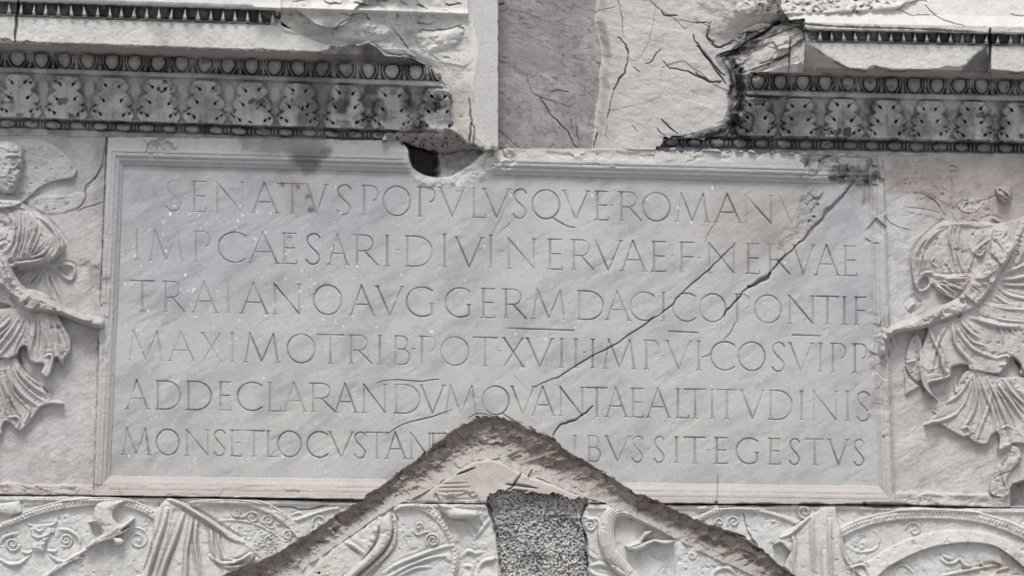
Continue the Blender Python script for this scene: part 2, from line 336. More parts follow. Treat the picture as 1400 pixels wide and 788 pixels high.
# stains running down from the cornice
for P_, a_, rgb_, sd_ in [([(330, 186), (440, 188), (450, 204), (428, 236), (412, 237), (395, 215), (330, 205)], 0.62, (0.155, 0.135, 0.13), 75), ([(395, 203), (450, 205), (432, 228), (405, 228)], 0.55, (0.07, 0.066, 0.068), 76),
                          ([(388, 248), (424, 250), (428, 262), (420, 290), (395, 292), (392, 270)], 0.30, (0.26, 0.19, 0.155), 77), ([(1135, 212), (1205, 214), (1200, 250), (1165, 262), (1140, 240)], 0.45, (0.20, 0.185, 0.185), 78),
                          ([(1195, 213), (1215, 214), (1206, 250), (1190, 250)], 0.5, (0.12, 0.115, 0.125), 79), ([(150, 183), (330, 186), (330, 200), (150, 200)], 0.40, (0.34, 0.325, 0.325), 80)]:
    s_, f_, _ = area(P_, 7, 9, 14, sd_); mix(s_, f_ * a_, rgb_)
for x, y, r in [(385, 252.5, 3), (421, 269, 3.5), (425, 287, 4.2), (407, 256, 2.4), (396, 325, 3)]:
    s_ = win(np.array([[x, y]]), 12); f_ = sst(r + 2.5, r - 2, np.hypot(U[s_] - x, V[s_] - y) + 3 * fbm(s_, 4, 3, 81)); mix(s_, f_ * 0.75, (0.13, 0.075, 0.055))

# lettering: V-cut capitals
def ell(cx, cyy, rx, ry, a0, a1, n=18):
    a = np.radians(np.linspace(a0, a1, n)); return np.stack([cx + rx * np.cos(a), cyy + ry * np.sin(a)], -1)
TH, TN = 1.6, 1.15
def glyph(c, w, h):
    sx, sy_ = 2.6 / max(w, 1), 2.6 / h      # serif half length in box units
    ser = lambda x, y: ([(x - sx, y), (x + sx, y)], 0.95)
    bowl = lambda x0, y0, y1, rx: np.vstack([[(x0, y0)], ell(max(x0, 1 - rx), (y0 + y1) / 2, rx, (y1 - y0) / 2, -90, 90), [(x0, y1)]])
    S_ = crv([(.92, .13), (.75, .02), (.45, 0), (.16, .09), (.12, .26), (.32, .42), (.66, .58), (.90, .75), (.82, .92), (.55, 1), (.26, .98), (.04, .86)], 4)
    if c == 'A': return [([(0, 1), (.47, -.02)], TN), ([(.45, -.02), (1, 1)], TH), ([(.2, .63), (.78, .63)], TN), ser(0, 1), ser(1, 1)]
    if c == 'B': return [([(.1, 0), (.1, 1)], TH), (bowl(.1, 0, .46, .42) * [.86, 1], TN), (bowl(.1, .46, 1, .45), TN + .2)]
    if c == 'C': return [(ell(.58, .5, .58, .5, -48, -312, 26), TN + .35), ([(.96, .06), (1, .2)], .9)]
    if c == 'D': return [([(.06, 0), (.06, 1)], TN + .2), (bowl(.0, 0, 1, .62), TN + .2)]
    if c == 'E': return [([(.12, 0), (.12, 1)], TH), ([(-.05, 0), (.95, 0)], TN), ([(.12, .48), (.86, .48)], TN), ([(-.05, 1), (1, 1)], TN), ([(.97, .9), (1, 1)], .9)]
    if c == 'F': return [([(.12, 0), (.12, 1)], TH), ([(-.05, 0), (1, 0)], TN), ([(.12, .49), (.88, .49)], TN), ser(.12, 1)]
    if c == 'G': return [(ell(.56, .5, .56, .5, -50, -300, 26), TN + .35), ([(.9, .56), (.9, .94)], TH), ser(.9, .56)]
    if c == 'I': return [([(0, 0), (0, 1)], TH), ([(-2.6, 0), (2.6, 0)], .95), ([(-2.6, 1), (2.6, 1)], .95)]
    if c == 'L': return [([(.12, 0), (.12, 1)], TH), ([(0, 1), (1, 1)], TN), ([(.95, .9), (1, 1)], .9), ser(.12, 0)]
    if c == 'M': return [([(.0, 1), (.14, .0)], TN), ([(.13, -.01), (.5, .98)], TH), ([(.5, .98), (.86, 0)], TN), ([(.86, 0), (1, 1)], TH), ser(0, 1), ser(1, 1)]
    if c == 'N': return [([(.03, 0), (.03, 1)], TN), ([(0, 0), (.98, 1)], TH), ([(.98, 0), (.98, 1)], TN), ser(.03, 1), ser(.98, 0)]
    if c == 'O': return [(ell(.5, .5, .5, .5, 0, 360, 34), TN + .3)]
    if c == 'P': return [([(.1, 0), (.1, 1)], TH), (np.vstack([[(-.05, 0)], ell(.55, .26, .45, .26, -90, 70)]), TN), ser(.1, 1)]
    if c == 'Q': return [(ell(.5, .5, .5, .5, 0, 360, 34), TN + .3), (crv([(.72, .93), (1.0, 1.1), (1.3, 1.24), (1.55, 1.28)], 4), TH - .2)]
    if c == 'R': return [([(.1, 0), (.1, 1)], TH), (np.vstack([[(-.05, 0)], ell(.45, .26, .33, .26, -90, 90), [(.1, .53)]]), TN), ([(.42, .53), (1.0, 1.0)], TH), ser(.1, 1)]
    if c == 'S': return [(S_, TN + .2)]
    if c == 'T': return [([(.5, 0), (.5, 1)], TH), ([(0, 0), (1, 0)], TN + .3), ser(.5, 1)]
    if c == 'V': return [([(.0, 0), (.5, 1)], TH), ([(.5, 1), (1, 0)], TN), ser(0, 0), ser(1, 0)]
    if c == 'X': return [([(.0, 0), (1, 1)], TH), ([(.98, 0), (.02, 1)], TN), ser(0, 0), ser(1, 1)]
    return []
LINES = [
 ((227, 247.5, 289), (1050, 268, 306), 'S 227 249|E 264 282|N 296 332|A 346 379|T 379 421|V 420 446|S 460 481|P 496 517|O 524 561|P 572 595|V 602 635|L 646 665|V 662 696|S 701 721|Q 728 765|V 771 804|E 815 832|R 847 877|O 879 916|M 926 967|A 979 1012|N 1019 1055|V 1066 1099|S 1108 1127', [(836, 281)]),
 ((187, 315, 356.5), (1163, 337, 377.5), 'I 187.5 0|M 206 249|P 266 287|C 299 337|A 342 379|E 387 406|S 418 439|A 450 475|R 485 517|I 529.5 0|D 555 591|I 608 1|V 624 659|I 671 1|N 695 731|E 750 769|R 782 812|V 814 849|A 851 882|E 892 911|F 930 949|N 969 1004|E 1021 1039|R 1050 1080|V 1085 1112|A 1116 1146|E 1154 1172', [(544, 342), (685, 344), (919.5, 349.5), (956, 353)]),
 ((190, 384.5, 426), (1177, 407, 444.5), 'T 179 211|R 224 252|A 265 296|I 312.5 0|A 331 365|N 375 410|O 429 467|A 480 511|V 516 550|G 556 594|G 609 645|E 659 677|R 689 719|M 729 772|D 790 825|A 830 860|C 862 895|I 907 0|C 920 952|O 957 992|P 1006 1025|O 1032 1068|N 1079 1112|T 1117 1146|I 1154.5 0|F 1169 1184', [(599.5, 410.5), (779, 415)]),
 ((195, 454, 493), (1175, 471, 510), 'M 177 221|A 232 265|X 277 302|I 318 0|M 336 380|O 393 431|T 434 470|R 477 509|I 519.5 0|B 539 560|P 575 596|O 603 641|T 647 680|X 689 715|V 721 755|I 768 0|I 787.5 0|I 810.5 0|M 827 867|P 882 901|V 912 944|I 955.5 0|C 972 1005|O 1010 1046|S 1055 1074|V 1080 1110|I 1122 0|P 1137 1156|P 1167 1185', [(441, 475), (566, 477.5), (682.5, 480), (799, 482), (907, 487)]),
 ((188, 521, 559.5), (1180, 536.5, 576), 'A 174 202|D 214 247|D 256 289|E 300 316|C 325 359|L 367 385|A 389 417|R 425 459|A 459 487|N 497 527|D 540 574|V 576 607|M 610 651|Q 660 696|V 700 730|A 729 757|N 766 797|T 802 830|A 830 856|E 864 880|A 886 915|L 925 942|T 936 965|I 974 0|T 980 1008|V 1014 1044|D 1052 1083|I 1096 0|N 1112 1144|I 1159 0|S 1171 1190', [(653, 544.5)]),
 ((187, 587, 622), (1175, 602, 637), 'M 169 204|O 214 245|N 255 285|S 292 309|E 316 331|T 334 361|L 365 381|O 380 412|C 420 449|V 451 482|S 484 501|T 500 531|A 529 554|N 562 588|F 590 610|I 786 0|B 804 821|V 829 860|S 864 880|S 894 909|I 925 0|T 936 964|E 978 995|G 1007 1038|E 1052 1067|S 1079 1094|T 1102 1126|V 1134 1159|S 1167 1182', [(886, 614), (967, 616)]),
]
lr = np.random.default_rng(5)
CUTS = []
def cut(P, hw, depth_k, ident, s_min=0):
    s, d, t = dline(P, hw + 2.5)
    f = np.clip(hw - d, 0, None) * depth_k
    CUTS.append((s, f, d < hw * 0.9, ident))
for li, (a, b, txt, dots) in enumerate(LINES):
    for tok in txt.split('|'):
        c, x0, x1 = tok.split(); x0, x1 = float(x0), float(x1)
        w = x1 - x0 if c != 'I' else 1.0
        xm = x0 + (w / 2 if c != 'I' else 0); tt = (xm - a[0]) / (b[0] - a[0])
        top = a[1] + (b[1] - a[1]) * tt; h = (a[2] - a[1]) + ((b[2] - b[1]) - (a[2] - a[1])) * tt
        if c == 'I' and x1 == 1: top -= 3.5; h += 3.5
        slope = (b[1] - a[1]) / (b[0] - a[0])
        worn = 0.95 + 0.25 * lr.random()
        if x0 < 330 and li < 4: worn *= 0.66 if x0 > 240 or li > 1 else 0.55
        if x0 > 1060 and li < 1: worn *= 0.5
        for P_, hw in glyph(c, w, h):
            P_ = np.array(P_, float); Q_ = np.stack([x0 + P_[:, 0] * w, top + P_[:, 1] * h + slope * (P_[:, 0] - .5) * w], -1)
            cut(Q_, hw * (0.86 + 0.14 * worn), 1.7 * worn, P_LINE[li])
    for x, y in dots:
        cut([(x - 1.4, y), (x + 1.4, y), (x - .2, y + 1.0)], 1.15, 1.0, P_LINE[li])
for P_ in [[(694, 449.5), (784.5, 452.5)], [(914, 453.5), (954, 455.5)], [(1084, 458.5), (1120.5, 460)]]:
    cut(P_, 1.7, 1.3, P_LINE[3])
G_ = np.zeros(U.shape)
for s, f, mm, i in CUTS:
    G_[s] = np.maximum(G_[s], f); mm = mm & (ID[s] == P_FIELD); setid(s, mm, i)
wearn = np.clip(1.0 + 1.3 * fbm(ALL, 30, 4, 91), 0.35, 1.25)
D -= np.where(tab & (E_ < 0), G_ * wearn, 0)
mul(ALL, np.where(tab & (E_ < 0), np.clip(G_ / 2.0, 0, 1) * 0.42, 0), (0.62, 0.59, 0.56))  # letter cuts tinted darker: shade put into the colour, plus some dirt

# cracks across the tablet
q = lambda pts: Z(800, 200, 3.283, pts)
crack(q([(1195, 178), (1160, 215), (1130, 255), (1095, 290), (1060, 330), (1010, 385), (960, 435)]), 3.4, 5, 201, 1.2, 0.45)
crack(q([(960, 435), (920, 475), (880, 508), (850, 545), (830, 572)]), 1.5, 4, 202, 0.8)
crack(q([(830, 570), (800, 600), (765, 618), (735, 632)]), 4.2, 8, 203, 1.0, 0.8)
crack(q([(740, 630), (715, 650), (690, 680), (660, 712), (638, 738), (625, 765)]), 1.7, 5, 204, 0.7)
crack([(1004, 334), (992, 345), (983, 355), (967.5, 372), (946, 389), (931, 402.5), (921, 415), (905, 428), (890, 437.5), (864, 456), (840, 472), (810, 487.5), (787, 501), (765, 514), (745, 523), (730, 530)], 1.15, 4.5, 205, 0.9, 0.55)
for i, (p, w, h) in enumerate([([(810, 556), (797, 567), (782, 576), (767, 581), (756, 596)], 1.7, 5), ([(617, 561), (587, 571), (552, 580), (527, 595)], 0.9, 3), ([(515, 524), (535, 520), (570, 522), (600, 519)], 0.8, 2.4),
        ([(982.5, 646), (981, 660), (980, 690)], 0.7, 2), ([(1006, 442), (1000, 452), (990, 465)], 0.8, 2), ([(694, 275), (684, 300), (672, 320)], 0.45, .9), ([(702, 301), (690, 312), (677, 321)], 0.45, .9), ([(978, 305), (968, 320), (964, 333)], 0.6, 1.5), ([(972, 484), (960, 489)], 0.8, 2), ([(700, 512), (720, 530)], 0.4, 1), ([(640, 572), (660, 566), (706, 580)], 0.8, 2)]):
    crack(p, w, h, 220 + i, 0.6, 0.7)
chip([(1095, 270), (1112, 262), (1125, 262), (1118, 290), (1108, 310), (1090, 310)], 3.5, 230, 9, (0.30, 0.31, 0.36), 0.35, 3, 5)
for x, y in [(1113, 297), (1106, 303), (1118, 280)]: pit(x, y, 2.0, 4, 0.4)
chip([(1060, 322), (1120, 290), (1110, 300), (1075, 345), (1060, 352)], 2.5, 231, 8, (0.40, 0.36, 0.31), 0.5, 4, 6)
# pale flecks
fr_ = np.random.default_rng(3)
for k in range(330):
    x = fr_.uniform(165, 1190) if fr_.random() < 0.45 else 165 + 330 * fr_.random() ** 1.0; y = fr_.uniform(240, 655) if fr_.random() < .4 else fr_.uniform(255, 480)
    r = 0.5 + 1.2 * fr_.random() ** 3; s_ = win(np.array([[x, y]]), 6); a_ = fr_.uniform(0, 3.1)
    dx, dy = U[s_] - x, V[s_] - y; e = np.hypot((dx * math.cos(a_) + dy * math.sin(a_)) / fr_.uniform(1, 1.9), -dx * math.sin(a_) + dy * math.cos(a_)) + 0.8 * fbm(s_, 3, 2, 95)
    f_ = sst(r + 0.7, r - 0.6, e) * fr_.uniform(0.35, 0.95); mix(s_, f_, (0.74, 0.74, 0.72)); D[s_] += 0.3 * f_

# ------------------------------------------------------------------ left figure
lf = (V > 166) & (V < 678) & ~tab & (U < 160)
tex = 0.35 * facet(ALL, 34, 311, -.6, 2.2, .7) + 1.3 * fbm(ALL, 16, 5, 312, -.55, 2.4, .6); tone = fbm(ALL, 26, 6, 313, -.6, 2.2, .62)
D = np.where(lf, -1.5 + 1.2 * bb + tex + 0.12 * fine, D); ID = np.where(lf, L_BG, ID); C[lf] = (0.475, 0.457, 0.442); mul(ALL, np.where(lf, sst(.0, .5, tone) * .75, 0), (.84, .83, .825))
A = lambda pts: Z(0, 180, 2.92, pts)
B = lambda pts: Z(0, 400, 2.716, pts)
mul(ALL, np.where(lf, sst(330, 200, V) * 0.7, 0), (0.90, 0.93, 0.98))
raised(A([(-190, 70), (-120, 20), (20, 30), (110, 25), (170, 30), (230, 60), (280, 105), (308, 150), (300, 180), (280, 190), (220, 200), (170, 220), (130, 252), (60, 300), (-100, 300), (-200, 200)]), 6, 3.5, 5, L_WING)
raised(A([(60, 270), (130, 258), (240, 250), (330, 240), (345, 262), (332, 295), (290, 318), (220, 335), (150, 320), (90, 300)]), 1.6, 7, 5, L_WING)
groove(A([(150, 275), (230, 270), (300, 265)]), 1.2, .6)
scarp(A([(425, 20), (405, 130), (372, 195), (330, 240)])[::-1], 8, 3.0)
crack(A([(418, 130), (380, 185), (340, 230), (342, 270), (310, 310)]), 1.2, 2.5, 301, 0.6, 0.4); crack(A([(416, 282), (370, 295), (310, 318)]), 1.0, 2, 302, 0.6, 0.5)
# gown over chest and shoulder
raised(A([(-200, 300), (-60, 270), (60, 268), (100, 290), (135, 320), (190, 345), (235, 400), (262, 450), (255, 480), (232, 500), (185, 528), (60, 545), (-200, 600)]), 15, 9, 5, L_GOWN, dome=26)
ridge(A([(125, 315), (165, 345), (215, 390), (258, 452)]), 2.6, 4.5, ident=None)
ridge(A([(205, 378), (228, 430), (232, 470), (210, 505), (188, 528)]), 2.4, 4)
for p, w, h in more_folds([([(78, 320), (78, 380), (66, 450), (48, 500)], 2.2, 4.5), ([(105, 322), (112, 380), (100, 450), (84, 505)], 2.0, 4), ([(128, 326), (142, 380), (122, 440), (100, 500)], 2.0, 4), ([(160, 400), (140, 450), (112, 495)], 1.6, 3), ([(195, 460), (165, 490), (120, 505)], 1.8, 3.5), ([(30, 320), (55, 370), (50, 440), (20, 480)], 2.2, 4), ([(190, 500), (130, 518), (60, 525)], 2.0, 4), ([(20, 300), (60, 300), (110, 310)], 1.5, 2)]):
    ridge(A(p), w, h)
chip(A([(-100, 280), (60, 290), (70, 380), (30, 470), (-100, 470)]), 4, 303, 8)
# sash with its loop
ridge(A([(-60, 560), (40, 548), (110, 535), (185, 525), (215, 540)]), 4.2, 6, ident=L_SASH)
ridge(A([(190, 522), (225, 550), (255, 580), (282, 592), (296, 570), (292, 540), (262, 530), (215, 534)]), 2.2, 5, ident=L_SASH)
s_, sd = sdp(A([(222, 545), (255, 540), (282, 552), (278, 580), (255, 572)]), 6, 4); D[s_] -= 4 * sst(0, 3, sd)
for p in ([(182, 530), (160, 575), (128, 622)], [(150, 556), (130, 585), (108, 610)], [(183, 548), (192, 600), (205, 660)], [(196, 556), (222, 620), (252, 692)], [(120, 560), (90, 580), (60, 612)], [(90, 545), (60, 560), (10, 570)]):
    ridge(A(p), 2.0, 4)
# skirt, two tiers
raised(B([(-220, 230), (-200, -60), (60, -20), (160, 0), (215, 60), (225, 95), (260, 160), (264, 215), (240, 250), (235, 280), (222, 262), (208, 245), (190, 305), (172, 318), (150, 300), (160, 268), (120, 264), (104, 245), (96, 206), (80, 206), (62, 236), (30, 250), (0, 247)]), 15, 4, 4, L_SKIRT, mode='max', base=-1)
raised(B([(-220, 300), (0, 245), (62, 240), (100, 300), (150, 338), (186, 392), (222, 402), (238, 412), (228, 420), (188, 416), (150, 430), (122, 470), (86, 510), (60, 512), (42, 490), (20, 482), (8, 505), (-10, 535), (-220, 560)]), 9, 3.5, 4, L_SKIRT, mode='max', base=-1)
for p, w, h in more_folds([([(40, 95), (10, 125), (-30, 150)], 2.2, 4), ([(72, 90), (40, 140), (0, 190), (-30, 220)], 2.4, 5), ([(92, 88), (60, 150), (20, 205), (-10, 240)], 2.0, 4), ([(98, 92), (106, 150), (104, 228)], 2.0, 4), ([(126, 95), (124, 150), (114, 215), (120, 250)], 2.4, 5), ([(152, 98), (162, 160), (166, 228)], 2.0, 4), ([(176, 98), (188, 160), (196, 226)], 2.2, 5), ([(198, 104), (214, 190), (226, 262)], 2.2, 5), ([(212, 108), (240, 150), (250, 200)], 1.8, 4),
                ([(165, 240), (185, 232), (194, 250), (182, 300)], 1.6, 4), ([(50, 252), (70, 295), (120, 345), (186, 388)], 2.6, 5), ([(30, 268), (45, 330), (90, 385), (140, 422)], 2.4, 5), ([(8, 290), (25, 360), (50, 410), (72, 450)], 2.4, 5), ([(-20, 300), (5, 370), (25, 440), (38, 472)], 2.2, 5), ([(62, 262), (100, 310), (135, 335), (160, 352)], 1.8, 4), ([(30, 465), (62, 462), (72, 480), (62, 505)], 1.6, 4), ([(150, 335), (178, 362), (190, 395)], 1.6, 3), ([(100, 420), (110, 440), (95, 480)], 1.6, 3), ([(-80, 320), (-40, 420), (-30, 520)], 3, 5)]):
    ridge(B(p), w, h)
groove(B([(78, 208), (72, 240), (82, 280), (110, 330)]), 2.6, 6)
# arm and head
raised(A([(-200, 400), (-60, 420), (0, 460), (40, 520), (80, 598), (130, 640), (200, 668), (260, 700), (330, 730), (415, 748), (412, 790), (345, 778), (262, 746), (170, 728), (100, 724), (60, 692), (20, 642), (-20, 620), (-200, 620)]), 25, 11, 4, L_BODY, mode='max', base=1, dome=0, rough=9)
chip(A([(40, 620), (260, 690), (262, 740), (100, 720), (40, 670)]), 2.5, 305, 14, (0.36, 0.32, 0.30), 0.5)
chip(B([(215, 62), (375, 96), (360, 150), (300, 118), (215, 96)]), 2.5, 306, 14, (0.40, 0.36, 0.335), 0.4)
bump(A([(355, 745)])[0, 0], A([(355, 745)])[0, 1], 6, 5, 5); bump(132, 471, 3.5, 6, 8, 0, L_BODY)
s_, sd = sdp(A([(-100, 695), (-10, 680), (48, 700), (0, 712), (-100, 715)]), 5, 4); D[s_] -= 12 * sst(-1, 3, sd)
raised(A([(-140, 80), (-90, 45), (0, 38), (35, 34), (72, 46), (96, 72), (98, 110), (90, 160), (72, 215), (52, 248), (20, 252), (-20, 238), (-110, 200)]), 17, 9, 5, L_BODY, mode='max', base=2, dome=20, rough=3)
hr = np.random.default_rng(12)
for k in range(46):
    x, y = A([(hr.uniform(-120, 84), hr.uniform(70, 232))])[0]
    (pit(x, y, hr.uniform(1.2, 3), hr.uniform(1.2, 3)) if hr.random() < .5 else bump(x, y, hr.uniform(2, 5), hr.uniform(2, 4), hr.uniform(1, 2.5)))
groove(A([(62, 140), (80, 150)]), 2.2, 5); groove(A([(30, 200), (62, 205), (72, 196)]), 1.6, 4); ridge(A([(20, 100), (50, 95), (80, 100)]), 2, 3); ridge(A([(75, 110), (88, 140), (76, 160)]), 2.4, 4)
for p in ([(20, 40), (60, 50), (84, 62)], [(-20, 36), (30, 46), (70, 60)], [(-60, 50), (0, 60), (50, 80)]): ridge(A(p), 1.8, 1.4)
raised(A([(-60, 235), (50, 250), (75, 275), (90, 300), (-60, 320)]), 10, 6, 4, L_BODY, mode='max', base=1, rough=3)
# ledge at the foot
s_, f_, sd = area([(-90, 659), (0, 661), (60, 664), (127, 664), (127, 677), (60, 677), (-90, 676)], 1.5, 3, 14, 307)
f_ = f_ * lf[s_]; D[s_] += f_ * (6 + 4 * fbm(s_, 9, 4, 308, 0.1, 2.5)); setid(s_, (f_ > 0.5), L_LEDGE); mix(s_, f_ * 0.7, PINK)
s_, f_, _ = area([(112, 360), (146, 368), (142, 400), (128, 395)], 5, 6, 10, 309); D[s_] -= 3 * f_ * lf[s_]; mix(s_, f_ * lf[s_] * 0.5, (0.25, 0.235, 0.225))
for y0, y1 in [(186, 260), (255, 340), (330, 420), (470, 560), (550, 670)]:
    groove([(146.5 - (y0 - 185) * 0.038, y0), (146.5 - (y1 - 185) * 0.038, y1)], 1.7, 6, 3, 0.1)
s_, f_, _ = area([(128, 186), (147, 186), (142, 330), (132, 300)], 8, 8, 20, 310); mix(s_, f_ * lf[s_] * 0.45, (0.28, 0.265, 0.26))

# ------------------------------------------------------------------ right figure
rf = (V > 196) & (V < 695) & ~tab & (U > 1190)
D = np.where(rf, -1.0 + 1.4 * bb + 1.2 * tex + 0.12 * fine, D); ID = np.where(rf, R_BG, ID); C[rf] = (0.505, 0.483, 0.463); mul(ALL, np.where(rf, sst(.0, .5, tone) * .75, 0), (.85, .84, .83))
A = lambda pts: Z(1150, 200, 3.152, pts)
B = lambda pts: Z(1150, 430, 2.816, pts)
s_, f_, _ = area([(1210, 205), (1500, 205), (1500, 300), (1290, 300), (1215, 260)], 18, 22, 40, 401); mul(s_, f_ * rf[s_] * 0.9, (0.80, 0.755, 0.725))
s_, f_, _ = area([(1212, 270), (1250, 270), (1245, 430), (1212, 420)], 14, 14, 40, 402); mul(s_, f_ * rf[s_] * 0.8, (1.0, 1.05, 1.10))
raised(A([(250, 262), (300, 205), (350, 210), (400, 235), (440, 275), (455, 305), (430, 320), (360, 300), (290, 290)]), 0.8, 5, 5, R_WING)
raised(A([(262, 200), (285, 130), (345, 62), (440, 60), (470, 100), (480, 190), (470, 260), (420, 235), (350, 205)]), 1.4, 6, 5, R_WING)
crack(A([(185, 300), (215, 335), (250, 352), (292, 362)]), 0.9, 1.6, 403, 0.6, 0.5); groove(A([(270, 265), (350, 272), (440, 292)]), 1.4, 1.6)
scarp(A([(360, 212), (405, 235), (450, 300)]), 5, 3)
raised(A([(455, 78), (480, 70), (508, 82), (506, 102), (470, 108), (456, 98)]), 2, 3, 4, R_WING); groove(A([(458, 92), (480, 86), (505, 98)]), 1.5, 3)
s_, f_, _ = area(A([(470, 108), (486, 108), (492, 180), (486, 222), (476, 180)]), 3, 3, 8, 404); mix(s_, f_ * 0.4, (0.22, 0.21, 0.215)); D[s_] -= .6 * f_
# neck stump, hair knot
raised(A([(485, 235), (520, 228), (600, 222), (640, 240), (650, 300), (640, 350), (500, 345), (480, 300)]), 2, 6, 4, R_BODY, rough=4)
for p in ([(488, 238), (508, 275), (545, 292), (590, 280), (622, 240)], [(622, 240), (640, 225), (668, 212)]): groove(A(p), 1.7, 2.5)
chip(A([(500, 240), (620, 230), (600, 280), (540, 285)]), 6, 405, 7, WHITE, 0.35)
raised(A([(664, 185), (690, 172), (728, 175), (738, 205), (725, 240), (695, 245), (675, 222)]), 9, 5, 4, R_BODY, rough=5, dome=8)
for x, y in [(690, 190), (712, 190), (702, 212), (722, 215), (685, 212), (705, 230)]: pit(*A([(x + hr.normal(0, 4), y + hr.normal(0, 4))])[0], 1.5, 3, 0.1)
for p in ([(680, 180), (710, 196), (730, 226)], [(676, 205), (706, 214), (720, 238)]): ridge(A(p), 1.5, 3)
# gown round the shoulder
raised(A([(300, 480), (330, 425), (385, 378), (430, 340), (480, 330), (560, 325), (640, 330), (700, 330), (800, 300), (1060, 240), (1060, 800), (620, 760), (520, 700), (480, 660), (430, 640), (395, 600), (380, 618), (345, 632), (318, 612), (303, 545)]), 7, 4, 5, R_GOWN, dome=40)
for p, w, h in more_folds([([(478, 332), (430, 345), (385, 385), (345, 425), (318, 480), (312, 545), (325, 605)], 3.0, 5.5), ([(440, 360), (395, 395), (358, 440), (340, 500), (335, 550)], 2.0, 4), ([(472, 338), (468, 380), (476, 430), (490, 490), (500, 545)], 2.4, 5), ([(510, 340), (502, 390), (506, 440), (520, 510), (535, 550)], 2.2, 5), ([(490, 380), (488, 440), (505, 520)], 1.4, 2.5), ([(398, 558), (450, 565), (550, 560)], 2.4, 5), ([(405, 585), (470, 578), (545, 575)], 2.0, 4), ([(412, 598), (450, 630), (482, 660)], 2.0, 4.5), ([(440, 580), (480, 600), (525, 620)], 1.8, 4), ([(400, 480), (390, 500), (410, 520)], 1.6, 3), ([(450, 500), (465, 520), (478, 545)], 1.6, 3),
                ([(350, 590), (345, 560), (365, 545), (395, 545)], 1.8, 4), ([(640, 330), (650, 310), (690, 330)], 2, 4), ([(580, 455), (600, 430), (640, 400)], 2, 4), ([(585, 470), (605, 470), (615, 455)], 1.6, 3.5), ([(350, 450), (360, 490), (352, 540)], 1.6, 3), ([(560, 420), (565, 480), (545, 540)], 2, 3)]):
    ridge(A(p), w, h)
s_, sd = sdp(A([(328, 600), (340, 570), (368, 560), (382, 585), (368, 615), (340, 622)]), 6, 4); D[s_] -= 9 * sst(0, 3, sd)
raised(A([(560, 455), (600, 420), (625, 440), (615, 470), (590, 475)]), 4, 3, 4, R_GOWN)
# right-hand folds and belt
for p, w, h in [([(700, 548), (750, 530), (800, 508), (880, 480)], 2.4, 5), ([(690, 575), (740, 572), (800, 560), (900, 540)], 2.6, 5), ([(700, 595), (760, 600), (900, 590)], 2.2, 4), ([(672, 604), (720, 640), (800, 660), (900, 690)], 2.0, 3.5), ([(620, 680), (700, 700), (800, 706), (900, 720)], 2.6, 5), ([(600, 715), (650, 735), (720, 752), (900, 765)], 2.6, 5), ([(660, 640), (700, 668), (740, 690)], 1.8, 3), ([(790, 330), (760, 400), (740, 470), (705, 540)], 3, 6), ([(820, 360), (790, 440), (760, 510)], 2.4, 5)]:
    ridge(A(p), w, h, ident=R_SASH if h == 5 and p[0][1] < 600 else None)
for x, y in [(770, 390), (765, 410), (760, 430), (755, 455)]: groove(A([(x - 14, y - 4), (x + 14, y + 4)]), 1.5, 4)
# skirt
raised(B([(320, 20), (330, 60), (312, 120), (300, 180), (302, 236), (322, 290), (372, 334), (352, 300), (342, 268), (380, 256), (424, 240), (430, 205), (480, 196), (492, 214), (520, 220), (602, 232), (634, 206), (650, 172), (664, 168), (690, 196), (706, 242), (940, 300), (940, -40), (440, -20)]), 13, 4, 4, R_SKIRT, mode='max', base=-1)
raised(B([(488, 212), (430, 300), (375, 372), (322, 424), (332, 430), (366, 418), (420, 450), (468, 474), (486, 470), (500, 486), (530, 502), (565, 500), (580, 470), (598, 456), (608, 480), (606, 530), (640, 512), (700, 500), (940, 560), (940, 260), (706, 240), (620, 240)]), 9, 3.5, 4, R_SKIRT, mode='max', base=-1)
raised(B([(246, 182), (262, 100), (290, 74), (312, 100), (303, 168), (270, 186)]), 5, 2.5, 4, R_SKIRT); raised(B([(246, 186), (300, 180), (304, 258), (268, 240)]), 5, 2.5, 4, R_SKIRT); raised(B([(240, 206), (262, 245), (304, 280), (246, 312)]), 4, 2.5, 0, R_SKIRT)
